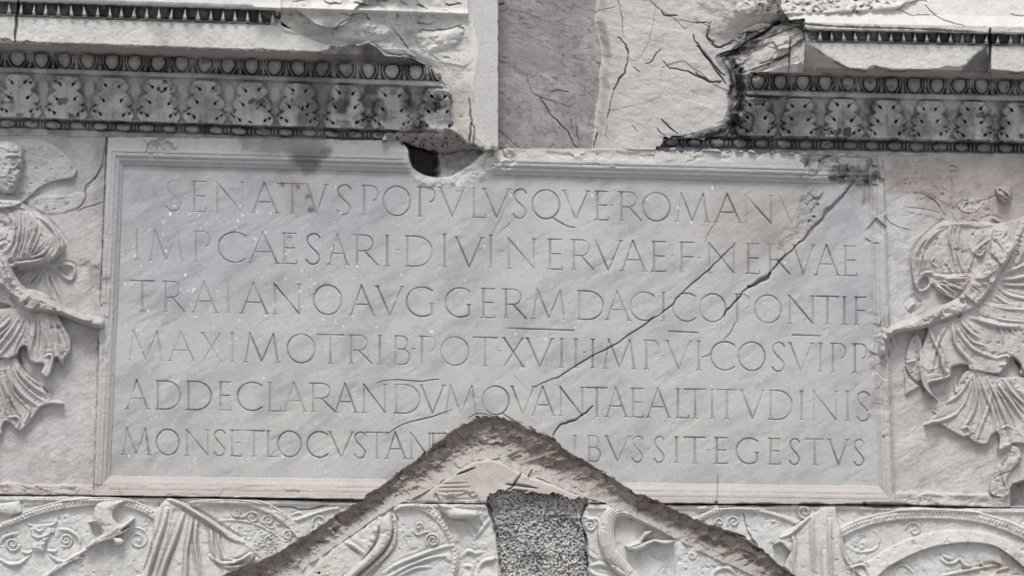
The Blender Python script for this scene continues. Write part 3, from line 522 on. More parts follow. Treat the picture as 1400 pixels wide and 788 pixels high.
for p, w, h in more_folds([([(428, 36), (434, 80), (445, 120), (498, 182)], 2.4, 6), ([(342, 62), (360, 110), (388, 170), (396, 230)], 2.2, 5), ([(402, 48), (380, 90), (362, 145), (350, 210)], 2.0, 4), ([(462, 28), (490, 60), (532, 92)], 2.0, 4), ([(440, 40), (470, 90), (520, 140), (600, 170)], 2.4, 4), ([(500, 12), (600, 40), (700, 50)], 3.0, 6), ([(600, 40), (620, 70), (622, 110)], 1.8, 3), ([(650, 50), (668, 76)], 1.8, 3), ([(598, 170), (640, 160), (645, 190), (610, 195)], 1.8, 4), ([(390, 180), (395, 210), (410, 225)], 2.4, 5), ([(308, 100), (302, 170), (306, 235), (325, 290), (372, 332)], 2.0, 5), ([(340, 262), (390, 250), (424, 238)], 2.0, 4), ([(700, 60), (760, 120), (800, 220)], 3, 5),
                ([(500, 238), (470, 290), (438, 322), (395, 345)], 2.0, 4), ([(508, 230), (520, 300), (512, 370), (472, 440)], 2.2, 5), ([(528, 230), (556, 300), (585, 380), (590, 455)], 2.4, 5), ([(560, 246), (600, 320), (642, 425), (650, 480)], 2.4, 5), ([(600, 262), (650, 330), (704, 410)], 2.2, 5), ([(622, 246), (660, 300), (720, 355)], 2.0, 5), ([(440, 240), (442, 300), (470, 270)], 1.6, 3), ([(325, 424), (400, 405), (450, 380)], 2.2, 4), ([(465, 440), (490, 435), (495, 460), (475, 470)], 1.8, 4), ([(580, 300), (570, 350), (545, 420), (520, 490)], 2, 4), ([(350, 368), (372, 384)], 1.6, 3), ([(680, 280), (760, 380), (780, 500)], 3, 5), ([(620, 440), (640, 430), (660, 440)], 1.6, 3)]):
    ridge(B(p), w, h)
groove(B([(664, 170), (690, 205), (715, 255)]), 3, 8)
# leg and foot
raised(B([(604, 500), (660, 500), (690, 520), (692, 560), (660, 600), (640, 640), (652, 690), (620, 706), (572, 690), (570, 660), (580, 620), (602, 560)]), 7, 4, 4, R_LEG, rough=3)
for p in ([(606, 545), (640, 530), (660, 505)], [(580, 640), (610, 620), (660, 600), (684, 575)], [(610, 600), (625, 650), (640, 690)], [(570, 690), (600, 704), (628, 702)]): groove(B(p), 1.6, 3.5)
# arm and hand that hold the frame
arm = A([(650, 358), (690, 346), (728, 356), (762, 420), (742, 472), (694, 540), (664, 600), (584, 700), (482, 744), (382, 782), (300, 800), (232, 812), (205, 850), (196, 900), (168, 912), (158, 880), (166, 820), (192, 786), (232, 768), (302, 748), (402, 698), (500, 648), (562, 566), (622, 470)])
raised(arm, 22, 9, 4, R_BODY, mode='max', base=1, dome=0, rough=9)
chip(A([(560, 560), (620, 480), (700, 480), (690, 540), (600, 690), (480, 740), (390, 770), (500, 650)]), 5, 406, 20)
for p in ([(650, 400), (690, 440), (700, 500)], [(560, 600), (600, 640), (590, 690)], [(500, 655), (540, 690)], [(420, 700), (440, 740)]): groove(A(p), 2, 3)
for p in ([(150, 105), (170, 120), (172, 180)], [(160, 60), (190, 75), (200, 110)], [(150, 80), (178, 100), (186, 150)], [(166, 130), (172, 170), (166, 190)]): ridge(B(p), 2.2, 4)
chip(A([(255, 700), (285, 640), (330, 640), (350, 690), (300, 730)]), 4, 407, 9)
# foot ledge, notch
s_, f_, sd = area([(1214, 672), (1290, 675), (1350, 676), (1372, 680), (1372, 695), (1222, 691)], 1.5, 3, 12, 408)
f_ = f_ * rf[s_]; D[s_] += f_ * (7 + 4 * fbm(s_, 9, 4, 409, 0.1, 2)); setid(s_, f_ > 0.5, R_LEDGE); mix(s_, f_ * 0.65, PINK)
s_, sd = sdp([(1380, 668), (1384, 661), (1400, 656), (1486, 655), (1486, 694), (1380, 694)], 8); g = sst(0, 2.5, sd); D[s_] = D[s_] * (1 - g) + g * (-24 + 2 * fbm(s_, 7, 3, 410)); setid(s_, g > .5, R_NOTCH); mix(s_, g * 0.6, (0.27, 0.245, 0.235))
groove([(1207, 220), (1210, 300), (1213, 420)], 1.6, 4, 3, 0.1); groove([(1215, 430), (1217, 560), (1221, 676)], 1.8, 5, 3, 0.1)
chip([(1206, 600), (1217, 574), (1222, 582), (1210, 584)], 4, 411, 6)

fg = (lf | rf) & (ID != L_BG) & (ID != R_BG)
D += np.where(fg, 0.9 * fbm(ALL, 10, 4, 421) - 2.0 * np.clip(fbm(ALL, 7, 4, 422) - .28, 0, 1) * 3 + 0.7 * facet(ALL, 15, 423, .4, 1.5), 0)
mul(ALL, np.where(lf | rf, sst(.02, .4, fbm(ALL, 15, 5, 424)) * .7, 0), (.86, .83, .81)); mul(ALL, np.where(lf | rf, sst(.12, .4, fbm(ALL, 8, 4, 425)) * .5, 0), (1.12, 1.13, 1.14))

# ------------------------------------------------------------------ the two cornices
def cornice(T, w, region, rows, uc0, per, eggs, leaves, beads, teeth, tooth_per, we, seed, soot_f, reach):
    """rows: profile as (row, height); w: the row coordinate; every carved egg, leaf and bead is a part of its own"""
    s, sd = sdp(region, 12); W, X = w[s], U[s]
    inside = sd + 1.6 * fbm(s, 10, 4, seed) + sst(1075, 1050, X) * sst(560, 600, X) * (5 * fbm(s, 13, 4, seed + 50) + 4 * facet(s, 10, seed + 51)) > 0
    r = dict(rows)
    k = np.array([a for a, _ in rows]); h = np.array([b for _, b in rows])
    edge = we(X) - 0.3 + 1.3 * fbm(s, 16, 3, seed + 1) - 4.5 * np.clip(fbm(s, 30, 4, seed + 9) - .28, 0, 1) * 3
    base = np.interp(W, k, h)
    w_soff, d_soff, d_cor = reach
    ss = (W > edge) & (W < w_soff)
    base = np.where(ss, d_cor + (d_soff - d_cor) * np.clip((W - edge) / np.maximum(w_soff - edge, 1), 0, 1) + 1.2 * fbm(s, 8, 4, seed + 2) * np.clip((w_soff - edge - 9) / 8, 0, 1) * 3, base)
    base = base + np.where(W < w_soff, 1.0 * fbm(s, 24, 5, seed + 8, 0, 1.6, .6), 0.6 * fbm(s, 12, 4, seed + 7)) + 0.35 * med[s] + 0.15 * fine[s] + 0.4 * bb[s]
    return s, inside, base, W, X, ss
def carve(T, s, inside, W, X, band, names, rowsets):
    pass
W_L = V - 0.033 * (U - 200); W_R = V - 0.0195 * (U - 1250)
W_L0 = W_L
def build_cornice(T, W0, region, rows, we, seed, reach, tooth, egg, leaf, bead, ends):
    s, inside, base, W, X, ss = cornice(T, W0, region, rows, 0, 0, 0, 0, 0, 0, 0, we, seed, None, reach)
    W_true, X_true = W, X
    W = np.where(W > reach[0] + 1, W + 1.3 * fbm(s, 26, 3, seed + 31), W); X = X + 2.6 * fbm(s, 34, 3, seed + 32) + 1.1 * fbm(s, 11, 2, seed + 33)
    parts = {n: reg(n, T) for n in ('upper_bed', 'tooth_band', 'corona', 'soffit', 'egg_band', 'fillet', 'leaf_band', 'bead_band')}
    idm = np.full(W.shape, parts['upper_bed']); w_tt, w_tb, w_soff = tooth[0], tooth[1], reach[0]
    idm = np.where(W > w_tt, parts['tooth_band'], idm); idm = np.where(W > w_tb, parts['corona'], idm); idm = np.where(ss, parts['soffit'], idm)
    idm = np.where(W >= w_soff, parts['egg_band'], idm); idm = np.where(W >= egg[1], parts['fillet'], idm); idm = np.where(W >= leaf[0], parts['leaf_band'], idm); idm = np.where(W >= bead[0], parts['bead_band'], idm)
    add = np.zeros(W.shape); rr = np.random.default_rng(seed)
    def put(m, i): idm[m & inside] = i
    # teeth
    t0, t1, tp, u0, ue0, ue1 = tooth[0], tooth[1], tooth[2], tooth[3], tooth[4], tooth[5]
    tb = (W > t0 + 1) & (W < t1 - 1.5) & (X > ue0) & (X < ue1)
    hgt = (W - t0) / (t1 - t0); ph = (X - u0) / tp; loc = (ph - np.round(ph)) * tp
    add -= np.where(tb, 5.0 * np.clip(np.minimum(W - t0 - 1, t1 - 1.5 - W) / 2, 0, 1), 0)
    tw = 1.0 + 3.2 * hgt ** 1.4
    tm = tb & (np.abs(loc) < tw + 0.4)
    add += np.where(tm, 8.5 * np.clip((tw + 0.4 - np.abs(loc)) / 1.4, 0, 1) * np.clip((t1 - 1 - W) / 2, 0, 1), 0)
    add += np.where(tb, 2.2 * np.clip(1 - np.abs(np.abs(loc) - tp / 2) / 5, 0, 1) * np.clip((t1 - 5 - W) / 6, 0, 1), 0); add -= np.where(tb & (W > t1 - 4.5), 1.5, 0)
    for kk in range(int((ue0 - u0) / tp) - 1, int((ue1 - u0) / tp) + 2):
        mm = tm & (np.round(ph) == kk)
        if (mm & inside).sum() > 6: put(mm, reg('tooth', T))
    # eggs and darts
    e0, e1, ep, u0, ex0, ex1 = egg
    hc = e0 + (e1 - e0) * 0.38; ry = (e1 - e0) * 0.56; rx = 9.3 * ep / 32
    eb = (W > e0 + .5) & (W < e1 - .3) & (X > ex0) & (X < ex1)
    ph = (X - u0) / ep; loc = (ph - np.round(ph)) * ep; dy = (W - hc) / ry
    wid = np.where(dy > 0, 1 - 0.16 * dy, 1.0); e = np.sqrt((loc / (rx * wid)) ** 2 + dy ** 2)
    add += np.where(eb, 12.0 * np.sqrt(np.clip(1 - e * e, 0, 1)), 0)
    add -= np.where(eb, 4.2 * np.clip(1 - np.abs(e - 1.08) / 0.13, 0, 1), 0)
    add += np.where(eb, 3.8 * np.exp(-((e - 1.32) / 0.12) ** 2), 0)
    dl = np.abs(loc) - ep / 2; fy = (W - e0) / (e1 - e0)
    add += np.where(eb, 3.6 * np.clip(1.35 - np.abs(dl) / 1.3, 0, 1) * (fy < .95), 0)
    add += np.where(eb, 3.6 * np.clip(1.2 - np.abs(np.abs(dl) - (0.95 - fy) * 13) / 1.3, 0, 1) * (fy > .68) * (fy < .97), 0)
    add -= np.where(eb & (e > 1.5) & (np.abs(dl) > 2.6), 6, 0)
    for kk in range(int((ex0 - u0) / ep) - 1, int((ex1 - u0) / ep) + 2):
        mm = eb & (e < 1.02) & (np.round(ph) == kk)
        if (mm & inside).sum() > 30:
            put(mm, reg('egg', T)); f = 0.75 + 0.4 * rr.random(); add += np.where(mm, (f - 1) * 3 + 1.2 * fbm(s, 6, 3, seed + kk), 0)
            mm = eb & (np.abs(dl) < 2.2) & (np.floor(ph) == kk)
            if (mm & inside).sum() > 20: put(mm, reg('dart', T))
    # acanthus leaves with drill holes, plain tongues between
    l0, l1, lp, u0, lx0, lx1 = leaf
    lb = (W > l0 + 1) & (W < l1 - .5) & (X > lx0) & (X < lx1)
    half = lp * 0.445; yy = (W - l0) / (l1 - l0)
    ph = (X - u0) / lp; kk_ = np.round(ph); loc = (ph - kk_) * lp
    jit = 1.3 * fbm(s, 6, 3, seed + 60)
    yk = [-.1, .02, .06, .16, .24, .30, .34, .40, .48, .56, .62, .66, .72, .80, .88, .95, 1.05]
    xk = [.40, .52, .62, .76, .80, .74, .62, .78, .92, .98, .90, .74, .90, 1.04, 1.1, .98, .92]
    lim = np.interp(yy, yk, xk) * half + jit
    ld = lim - np.abs(loc)
    lm = lb & (ld > 0)
    add += np.where(lm, 4.5 * (1 - (loc / half) ** 2) * np.clip(ld / 4, 0, 1) + 2.2 * (yy - .5), 0)
    add += np.where(lb, 9.0 * np.clip(ld / 1.8, 0, 1), 0) - np.where(lb & ~lm, 2.0 * np.clip(1 + ld / 5, 0, 1), 0)
    add += np.where(lm, 1.6 * np.cos(loc / half * 9 + yy * 2 * np.sign(loc)) * np.clip(ld / 5, 0, 1), 0)
    add -= np.where(lm, 2.4 * np.clip(1.2 - np.abs(loc) / 1.2, 0, 1) * (yy > .15), 0)
    add += np.where(lm, 3.0 * np.exp(-((yy - .05) / .05) ** 2), 0)
    dl = np.abs(np.abs(loc) - lp / 2)
    add += np.where(lb & ~lm, 1.7 * np.clip((np.minimum(8.5 * lp / 64 - dl, 99)) / 2, 0, 1) * np.clip((yy - .05 - (dl / 26) ** 2 * 1.5) / .05, 0, 1), 0)
    holes = np.zeros(W.shape)
    ctr = sorted(set(kk_[lm].astype(int).tolist()))
    for kk in ctr:
        uc = u0 + kk * lp
        for (hx, hy) in ((.31, .2), (.42, .54), (.55, .87), (.80, .80)):
            for sg in (-1, 1):
                x = uc + sg * hx * half * 1.05 + rr.normal(0, .6); y = l0 + (hy + rr.normal(0, .012)) * (l1 - l0)
                ex = (X - x) * 1.0 + sg * 0.35 * (W - y); d = np.hypot(ex, (W - y) * .72)
                holes = np.maximum(holes, np.clip(1.5 - d / (1.45 if hx < .7 else 1.1), 0, 1))
                tail = np.clip(1.2 - np.abs((W - y) + (np.abs(X - x)) * 0.9) / 1.0, 0, 1) * (np.abs(X - x) < 6) * ((X - x) * sg > 0)
                add -= np.where(lb, 3.5 * tail, 0)
    add -= np.where(lb, 10 * np.clip(holes, 0, 1), 0)
    for kk in ctr:
        mm = lm & (kk_ == kk)
        if (mm & inside).sum() > 60: put(mm, reg('leaf', T))
    # bead and reel
    b0, b1, bp, u0, bx0, bx1 = bead
    bbm = (W > b0) & (W < b1) & (X > bx0) & (X < bx1); bc = (b0 + b1) / 2; by = (b1 - b0) / 2 - .3
    ph = (X - u0) / bp; loc = (ph - np.round(ph)) * bp
    e = np.sqrt((loc / (9.8 * bp / 31.7)) ** 2 + ((W - bc) / by) ** 2); add += np.where(bbm, 6.5 * np.sqrt(np.clip(1 - e * e, 0, 1)), 0)
    add -= np.where(bbm & (e > 1), 2.5, 0)
    dl = np.abs(np.abs(loc) - bp / 2); dd = np.minimum(np.abs(dl - 2.3), 9)
    e2 = np.sqrt((dd / 1.75) ** 2 + ((W - bc) / by) ** 2); add += np.where(bbm, 6 * np.sqrt(np.clip(1 - e2 * e2, 0, 1)), 0)
    for kk in range(int((bx0 - u0) / bp) - 1, int((bx1 - u0) / bp) + 2):
        mm = bbm & (e < 1) & (np.round(ph) == kk)
        if (mm & inside).sum() > 20: put(mm, reg('bead', T))
        mm = bbm & (e2 < 1) & (np.floor(ph) == kk)
        if (mm & inside).sum() > 12: put(mm, reg('reel', T))
    wear = np.clip(1.02 + 0.9 * fbm(s, 42, 4, seed + 34), .35, 1.08); lossm = .8 * sst(.36, .52, fbm(s, 20, 4, seed + 35)) * (W > reach[0])
    add = add * np.where(add > 0, wear * (1 - .75 * lossm), 1) + 0.5 * fbm(s, 5, 3, seed + 36) - lossm * 1.5 * (W > leaf[0])
    D[s] = np.where(inside, base + add, D[s]); ID[s] = np.where(inside, idm, ID[s])
    return s, inside, W, X, holes, parts, add

reg_L = np.array([(-100, -90), (384, -90), (384, 34), (410, 45), (436, 58), (455, 62), (477, 60), (505, 56), (520, 66), (535, 76), (553, 75), (578, 86), (594, 95), (603, 108), (603, 114), (612, 122), (619, 141), (616, 160), (622, 176), (606, 181), (527, 184), (522, 192), (-100, 184)], float)
weL = lambda x: np.interp(x, [-90, 420, 436, 460, 477, 490, 505, 515, 525, 540, 553, 578, 600], [63, 63, 63, 57, 54, 53.5, 50, 55, 65, 68, 67, 76, 76])
rowsL = [(-90, 84), (-16, 97), (2, 105), (6, 103), (9, 98), (28, 93), (29, 91), (62, 90), (66, 88), (76, 46), (78, 45), (88, 42), (98, 33), (99, 36), (104.5, 36), (106, 30), (115, 30), (135, 21), (158, 12), (166.5, 11), (168, 8), (169.5, 5), (179.5, 4), (181, 1), (184, 0)]
ML = build_cornice(T_LC, W_L, reg_L, rowsL, weL, 500, (76, 46, 89), (8.5, 28, 17.25, 45.7, -90, 384), (77.5, 98, 32.05, 55.8, -90, 600), (107, 167, 63.6, 26.6, -90, 640), (169.5, 180.5, 31.72, 10.2, -90, 528), None)
reg_R = np.array([(1486, -90), (1062, -90), (1072, -30), (1066, 10), (1080, 27), (1100, 34), (1100, 58), (1090, 70), (1082, 95), (1040, 98), (1024, 103), (1020, 118), (1012, 128), (1004, 150), (1000, 172), (975, 188), (930, 188), (905, 190), (900, 204), (1160, 212), (1486, 216)], float)
weR = lambda x: np.interp(x, [1000, 1090, 1098, 1110, 1130, 1161, 1200, 1265, 1283, 1296, 1306, 1320, 1329, 1334, 1349, 1353.5, 1355, 1389, 1400, 1490], [60, 61, 62, 66, 79, 96, 96.5, 95, 94, 89, 91, 88, 81, 75, 63.5, 64, 93, 96, 95, 95])
rowsR = [(-90, 90), (-10, 84), (20, 92), (34, 104), (42, 103), (45, 97), (60, 92), (61, 90), (94, 89), (98, 87), (106, 44), (108, 43), (118, 40), (128, 31), (129, 35), (135, 35), (136.5, 28), (146, 28), (165, 18), (186, 10), (192, 9), (193.5, 6), (195, 4), (206, 3), (208, 0), (220, 0)]
MR = build_cornice(T_RC, W_R, reg_R, rowsR, weR, 600, (106.5, 44, 88), (44, 60, 16.25, 1105, 1104, 1490), (107.5, 127.5, 30.45, 1037.3, 1026, 1490), (137, 191, 59.6, 1034, 1003, 1490), (194.5, 206.5, 30.4, 1041, 905, 1490), None)

# broken mass at the left cornice's end
p_mass = reg('broken_end', T_LC, label='white fractured stone where the carving has broken off'); p_core = reg('broken_underside', T_LC, label='dark pitted underside of the broken end')
mass = np.array([(384, -90), (384, 30), (400, 42), (425, 54), (445, 61), (462, 63), (477, 60), (492, 60), (505, 56), (517, 66), (530, 75), (545, 77), (556, 76), (580, 88), (600, 99), (604, 112), (614, 122), (622, 142), (619, 158), (626, 178), (634, 190), (648, 196), (655, 204), (672, 204), (650, 160), (648, 120), (655, 70), (648, 30), (640, 20), (640, -90)], float)
s_, sd = sdp(mass, 30); X, Y = U[s_], V[s_]; inside = sd > 0
wl_ = W_L[s_]
prof_ = np.interp(wl_, [-90, -4, 0, 4, 8, 30, 62, 80, 110, 150, 185], [80, 92, 97, 97, 88, 84, 78, 58, 40, 32, 26])
fall = sst(470, 648, X + 0.25 * (Y - 60))
h_ = prof_ * (1 - fall) + 25 * fall
fac = fbm(s_, 48, 5, 520, 0.4, 1.3); fac2 = fbm(s_, 20, 4, 521, ridge=True)
h_ = h_ + (15 * facet(s_, 75, 523, .25, 1.7, .8) + 2.6 * facet(s_, 24, 524, .3, 2.0) + 10 * fac + 1.0 * fac2 + 1.6 * fbm(s_, 6, 4, 525, .2, 1.5, .6) - 3 * np.clip(fbm(s_, 9, 4, 526) - .25, 0, 1) * 2.5) * sst(0, 14, sd) * (0.35 + 0.65 * sst(640, 560, X))
near = ML[1][ML[1].shape[0] // 2, 0]
D[s_] = np.where(inside, h_, D[s_]); ID[s_] = np.where(inside, p_mass, ID[s_])
C[s_] = np.where(inside[..., None], np.array(WHITE), C[s_])
mul(s_, np.where(inside, sst(-0.1, 0.35, fbm(s_, 26, 4, 522)) * 0.8, 0), (0.74, 0.74, 0.75))
mul(s_, np.where(inside, sst(75, 130, Y) * 0.8, 0), (0.80, 0.775, 0.74))
q = lambda pts: Z(380, 0, 4.516, pts)
for i, (p, w, h) in enumerate([([(335, 215), (345, 180), (385, 145), (430, 110)], 1.3, 4), ([(390, 85), (440, 95), (500, 82), (530, 80)], 1.1, 4), ([(525, 80), (545, 100), (568, 122)], 1.6, 5), ([(870, 200), (900, 185), (940, 190), (1000, 185), (1070, 175), (1130, 150)], 1.6, 5), ([(1115, 165), (1155, 188)], 1.6, 4), ([(735, 85), (738, 105)], 2.0, 5), ([(1020, 350), (1060, 365)], 1.5, 4), ([(860, 130), (910, 150), (970, 135)], 1.0, 3), ([(700, 170), (730, 210), (790, 290), (850, 340)], 1.2, 3), ([(100, 10), (180, 5)], 1.6, 4), ([(290, 15), (330, 25), (390, 22)], 2.0, 5), ([(470, 12), (500, 20), (560, 30)], 2.2, 5), ([(850, 30), (900, 42)], 2.0, 5), ([(1040, 20), (1080, 28), (1130, 18)], 2.0, 5), ([(760, 18), (800, 36)], 1.6, 4), ([(600, 12), (680, 6)], 1.6, 4)]):
    crack(q(p), w * .7, h, 540 + i, 1.2, 0.6)
crack(Z(440, 50, 3.94, [(795, 335), (800, 420), (806, 480), (798, 540), (790, 590)]), 1.6, 5, 570, 0.8, 0.8); crack(Z(440, 50, 3.94, [(806, 470), (825, 510), (815, 590)]), 1.1, 4, 571, 0.8, 0.8)
for P_, h, b in [([(340, 215), (400, 132), (470, 105), (560, 120), (680, 150), (722, 212), (600, 262), (520, 272), (430, 262), (350, 242)], 6, 9), ([(860, 132), (920, 88), (982, 120), (962, 150), (905, 152)], 5, 5), ([(0, 90), (140, 70), (330, 75), (330, 140), (260, 210), (120, 215), (30, 190)], 3, 6), ([(740, 110), (860, 80), (860, 140), (900, 190), (760, 210)], 4, 7), ([(600, 260), (740, 270), (860, 350), (780, 350), (660, 330)], 5, 6), ([(860, 205), (1100, 175), (1160, 190), (1080, 300), (900, 320)], 5, 9)]:
    s, sd = sdp(q(P_), 14, 4); t = np.clip((sd + 1.5 * fbm(s, 9, 4, 577)) / b, 0, 1); D[s] += h * t * (2 - t) + np.where(sd > 0, 1.6 * fbm(s, 8, 4, 578), 0)
# the ledge line that runs along its top
s_, d_, t_ = dline([(350, 10), (420, 13), (520, 15), (640, 19)], 12); D[s_] += 9 * np.exp(-(d_ / 3.5) ** 2) * (U[s_] < 640); 
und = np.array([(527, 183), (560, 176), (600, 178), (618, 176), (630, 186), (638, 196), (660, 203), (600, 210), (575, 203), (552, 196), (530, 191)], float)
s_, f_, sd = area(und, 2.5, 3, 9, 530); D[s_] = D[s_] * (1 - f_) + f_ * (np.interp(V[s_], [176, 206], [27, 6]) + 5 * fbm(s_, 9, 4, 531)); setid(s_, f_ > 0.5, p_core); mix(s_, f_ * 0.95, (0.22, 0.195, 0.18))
for k in range(30):
    pit(hr.uniform(540, 635), hr.uniform(180, 200), hr.uniform(.8, 2), 3, 0.5)

# broken end of the right cornice
p_rock = reg('broken_end', T_RC, label='jagged sloping broken end crusted with soot')
rock = np.array([(1000, 62), (1018, 40), (1040, 32), (1062, 36), (1075, 28), (1100, 26), (1101, 58), (1098, 100), (1040, 99), (1027, 100), (1022, 118), (1015, 128), (1006, 150), (1003, 170), (992, 186), (950, 190), (912, 190), (950, 182), (985, 170), (994, 150), (1004, 118), (998, 95), (982, 78)], float)
s_, sd = sdp(rock, 24); X, Y = U[s_], V[s_]; inside = sd > 0
h_ = np.interp(X - 0.15 * (Y - 90), [960, 985, 1010, 1030, 1060, 1095], [14, 16, 28, 52, 74, 86])
h_ = np.where(Y > 100, np.interp(Y, [100, 130, 186], [44, 30, 12]), np.minimum(h_, np.interp(Y, [26, 40, 80, 100], [60, 82, 88, 46]) + 14))
h_ = h_ + (13 * facet(s_, 34, 623, -.62, 2.4, .8) + 3.5 * facet(s_, 12, 624, -.5, 2) + 9 * fbm(s_, 20, 5, 620, -0.6, 2.2)) * sst(0, 8, sd)
D[s_] = np.where(inside, h_, D[s_]); ID[s_] = np.where(inside, p_rock, ID[s_]); C[s_] = np.where(inside[..., None], np.array((0.52, 0.49, 0.455)), C[s_])
crack([(1081, 50), (1080, 70), (1077, 98)], 1.2, 6, 622, 0.6, 0.8)
q = lambda pts: Z(950, 0, 3.031, pts)
for i, (p, w, h) in enumerate([([(0, 92), (65, 104)], 1.4, 4), ([(62, 110), (55, 150), (95, 198), (150, 175), (190, 180)], 1.8, 6), ([(5, 185), (40, 230), (80, 280), (125, 340)], 2.8, 8), ([(0, 300), (40, 325), (75, 340), (105, 338)], 2.2, 6), ([(90, 240), (150, 215), (260, 150), (345, 95)], 3.0, 8), ([(180, 150), (230, 135), (290, 140)], 2.0, 6), ([(270, 270), (330, 245), (385, 225)], 1.4, 5), ([(830, 40), (900, 65), (1000, 70)], 1.2, 3), ([(950, 15), (990, 60), (1060, 88), (1125, 112)], 1.6, 4), ([(840, 38), (890, 15), (960, 5)], 1.3, 4), ([(1300, 55), (1364, 68)], 1.4, 4)]):
    crack(q(p), w * .55, h, 640 + i, 1.6, 0.7)
chip([(1000, 88), (1016, 92), (1022, 130), (1014, 172), (1000, 176), (996, 140)], 10, 660, 8)
chip([(960, 184), (985, 168), (1012, 160), (1034, 186), (1030, 192), (940, 192)], 8, 661, 7)
chip([(985, 80), (1010, 64), (1040, 40), (1060, 38), (1030, 70), (1005, 96)], 9, 662, 9)
# upper bed: fragment of another carved row
p_frag = reg('carved_row', T_RC, label='worn fragment of a leaf row along the very top')
s_, sd = sdp(q([(155, 45), (170, 20), (260, -20), (850, -40), (930, 0), (840, 38), (700, 50), (560, 58), (330, 64), (200, 66)]), 8); ins = sst(-1, 3, sd)
D[s_] += ins * (4 + 5 * fbm(s_, 12, 4, 650, 0, 1.5) + 3.5 * np.abs(np.sin(U[s_] * 0.22 + 2 * fbm(s_, 14, 3, 651)))); setid(s_, sd > 0, p_frag)
for k in range(46):
    x, y = q([(hr.uniform(170, 820), hr.uniform(0, 52))])[0]; groove([(x - 3, y + hr.normal(0, 2)), (x + 1, y), (x + 4, y + hr.normal(0, 2))], 1.3, 4)
    if k % 3 == 0: pit(x, y, 1.5, 5, 0.6)

# soot and tones of the cornices
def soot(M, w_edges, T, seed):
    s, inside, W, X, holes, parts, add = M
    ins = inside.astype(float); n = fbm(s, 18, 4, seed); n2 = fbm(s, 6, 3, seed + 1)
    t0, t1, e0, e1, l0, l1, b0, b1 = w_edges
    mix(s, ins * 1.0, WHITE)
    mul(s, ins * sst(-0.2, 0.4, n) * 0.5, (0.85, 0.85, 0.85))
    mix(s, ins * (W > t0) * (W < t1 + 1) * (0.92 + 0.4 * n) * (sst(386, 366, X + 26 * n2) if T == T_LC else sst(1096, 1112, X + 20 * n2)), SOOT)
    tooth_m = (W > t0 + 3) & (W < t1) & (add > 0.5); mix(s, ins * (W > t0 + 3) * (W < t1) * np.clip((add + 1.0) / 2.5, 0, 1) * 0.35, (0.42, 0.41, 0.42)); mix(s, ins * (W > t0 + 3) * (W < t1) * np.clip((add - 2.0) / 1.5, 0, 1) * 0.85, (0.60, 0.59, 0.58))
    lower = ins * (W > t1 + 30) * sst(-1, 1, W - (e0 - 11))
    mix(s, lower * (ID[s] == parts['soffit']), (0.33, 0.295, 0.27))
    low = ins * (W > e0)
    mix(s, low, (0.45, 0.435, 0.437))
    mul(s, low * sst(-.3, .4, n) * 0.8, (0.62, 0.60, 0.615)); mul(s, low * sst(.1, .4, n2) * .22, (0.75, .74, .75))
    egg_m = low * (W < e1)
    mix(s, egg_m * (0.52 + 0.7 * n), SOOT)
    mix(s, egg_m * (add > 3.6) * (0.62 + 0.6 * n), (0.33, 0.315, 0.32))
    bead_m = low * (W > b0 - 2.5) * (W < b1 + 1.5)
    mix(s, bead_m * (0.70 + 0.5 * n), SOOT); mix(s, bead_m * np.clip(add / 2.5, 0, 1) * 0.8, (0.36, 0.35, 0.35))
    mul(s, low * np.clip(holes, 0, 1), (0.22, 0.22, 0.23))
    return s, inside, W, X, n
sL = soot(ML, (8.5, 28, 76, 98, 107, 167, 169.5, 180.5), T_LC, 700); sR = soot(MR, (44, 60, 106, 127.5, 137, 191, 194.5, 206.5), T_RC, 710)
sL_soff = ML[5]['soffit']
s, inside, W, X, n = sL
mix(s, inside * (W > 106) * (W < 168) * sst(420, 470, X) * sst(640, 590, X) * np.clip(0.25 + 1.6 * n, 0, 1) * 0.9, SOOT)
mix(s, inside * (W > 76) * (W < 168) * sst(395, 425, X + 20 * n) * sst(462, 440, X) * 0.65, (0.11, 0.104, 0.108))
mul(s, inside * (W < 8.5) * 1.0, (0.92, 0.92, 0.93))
mix(s, inside * (ID[s] == sL_soff) * sst(425, 445, X) * (0.75 + .5 * n), (0.13, 0.122, 0.125))  # broken soffit darkened: underside shade painted into the colour, along with black crust
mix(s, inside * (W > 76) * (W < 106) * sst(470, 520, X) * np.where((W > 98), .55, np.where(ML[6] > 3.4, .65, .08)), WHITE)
for P_, a_ in [([(205, 30), (235, 34), (238, 52), (225, 66), (207, 52)], .3), ([(250, 30), (275, 36), (270, 52), (255, 50)], .3)]:
    s_, f_, _ = area(P_, 5, 8, 8, 720); mix(s_, f_ * a_, (0.22, 0.20, 0.19))
s, inside, W, X, n = sR
mix(s, inside * (W > 136) * (W < 193) * sst(1160, 1040, X + 60 * n) * 0.55, SOOT)
mix(s, inside * (W > 136) * (W < 193) * np.clip(0.0 + 1.8 * n, 0, 1) * 0.45, SOOT)
mix(s, inside * (W > 193) * (W < 209) * sst(1020, 1120, X) * 0.5, SOOT)
s_, f_, _ = area([(1098, 58), (1110, 62), (1135, 76), (1163, 95), (1090, 100), (1090, 62)], 3, 4, 8, 721); mix(s_, f_ * 0.5, (0.33, 0.295, 0.27))
s_, f_, _ = area([(1318, 90), (1332, 74), (1350, 62), (1354, 92), (1350, 100), (1315, 98)], 3, 4, 8, 722); mix(s_, f_ * 0.75, (0.10, 0.096, 0.10))
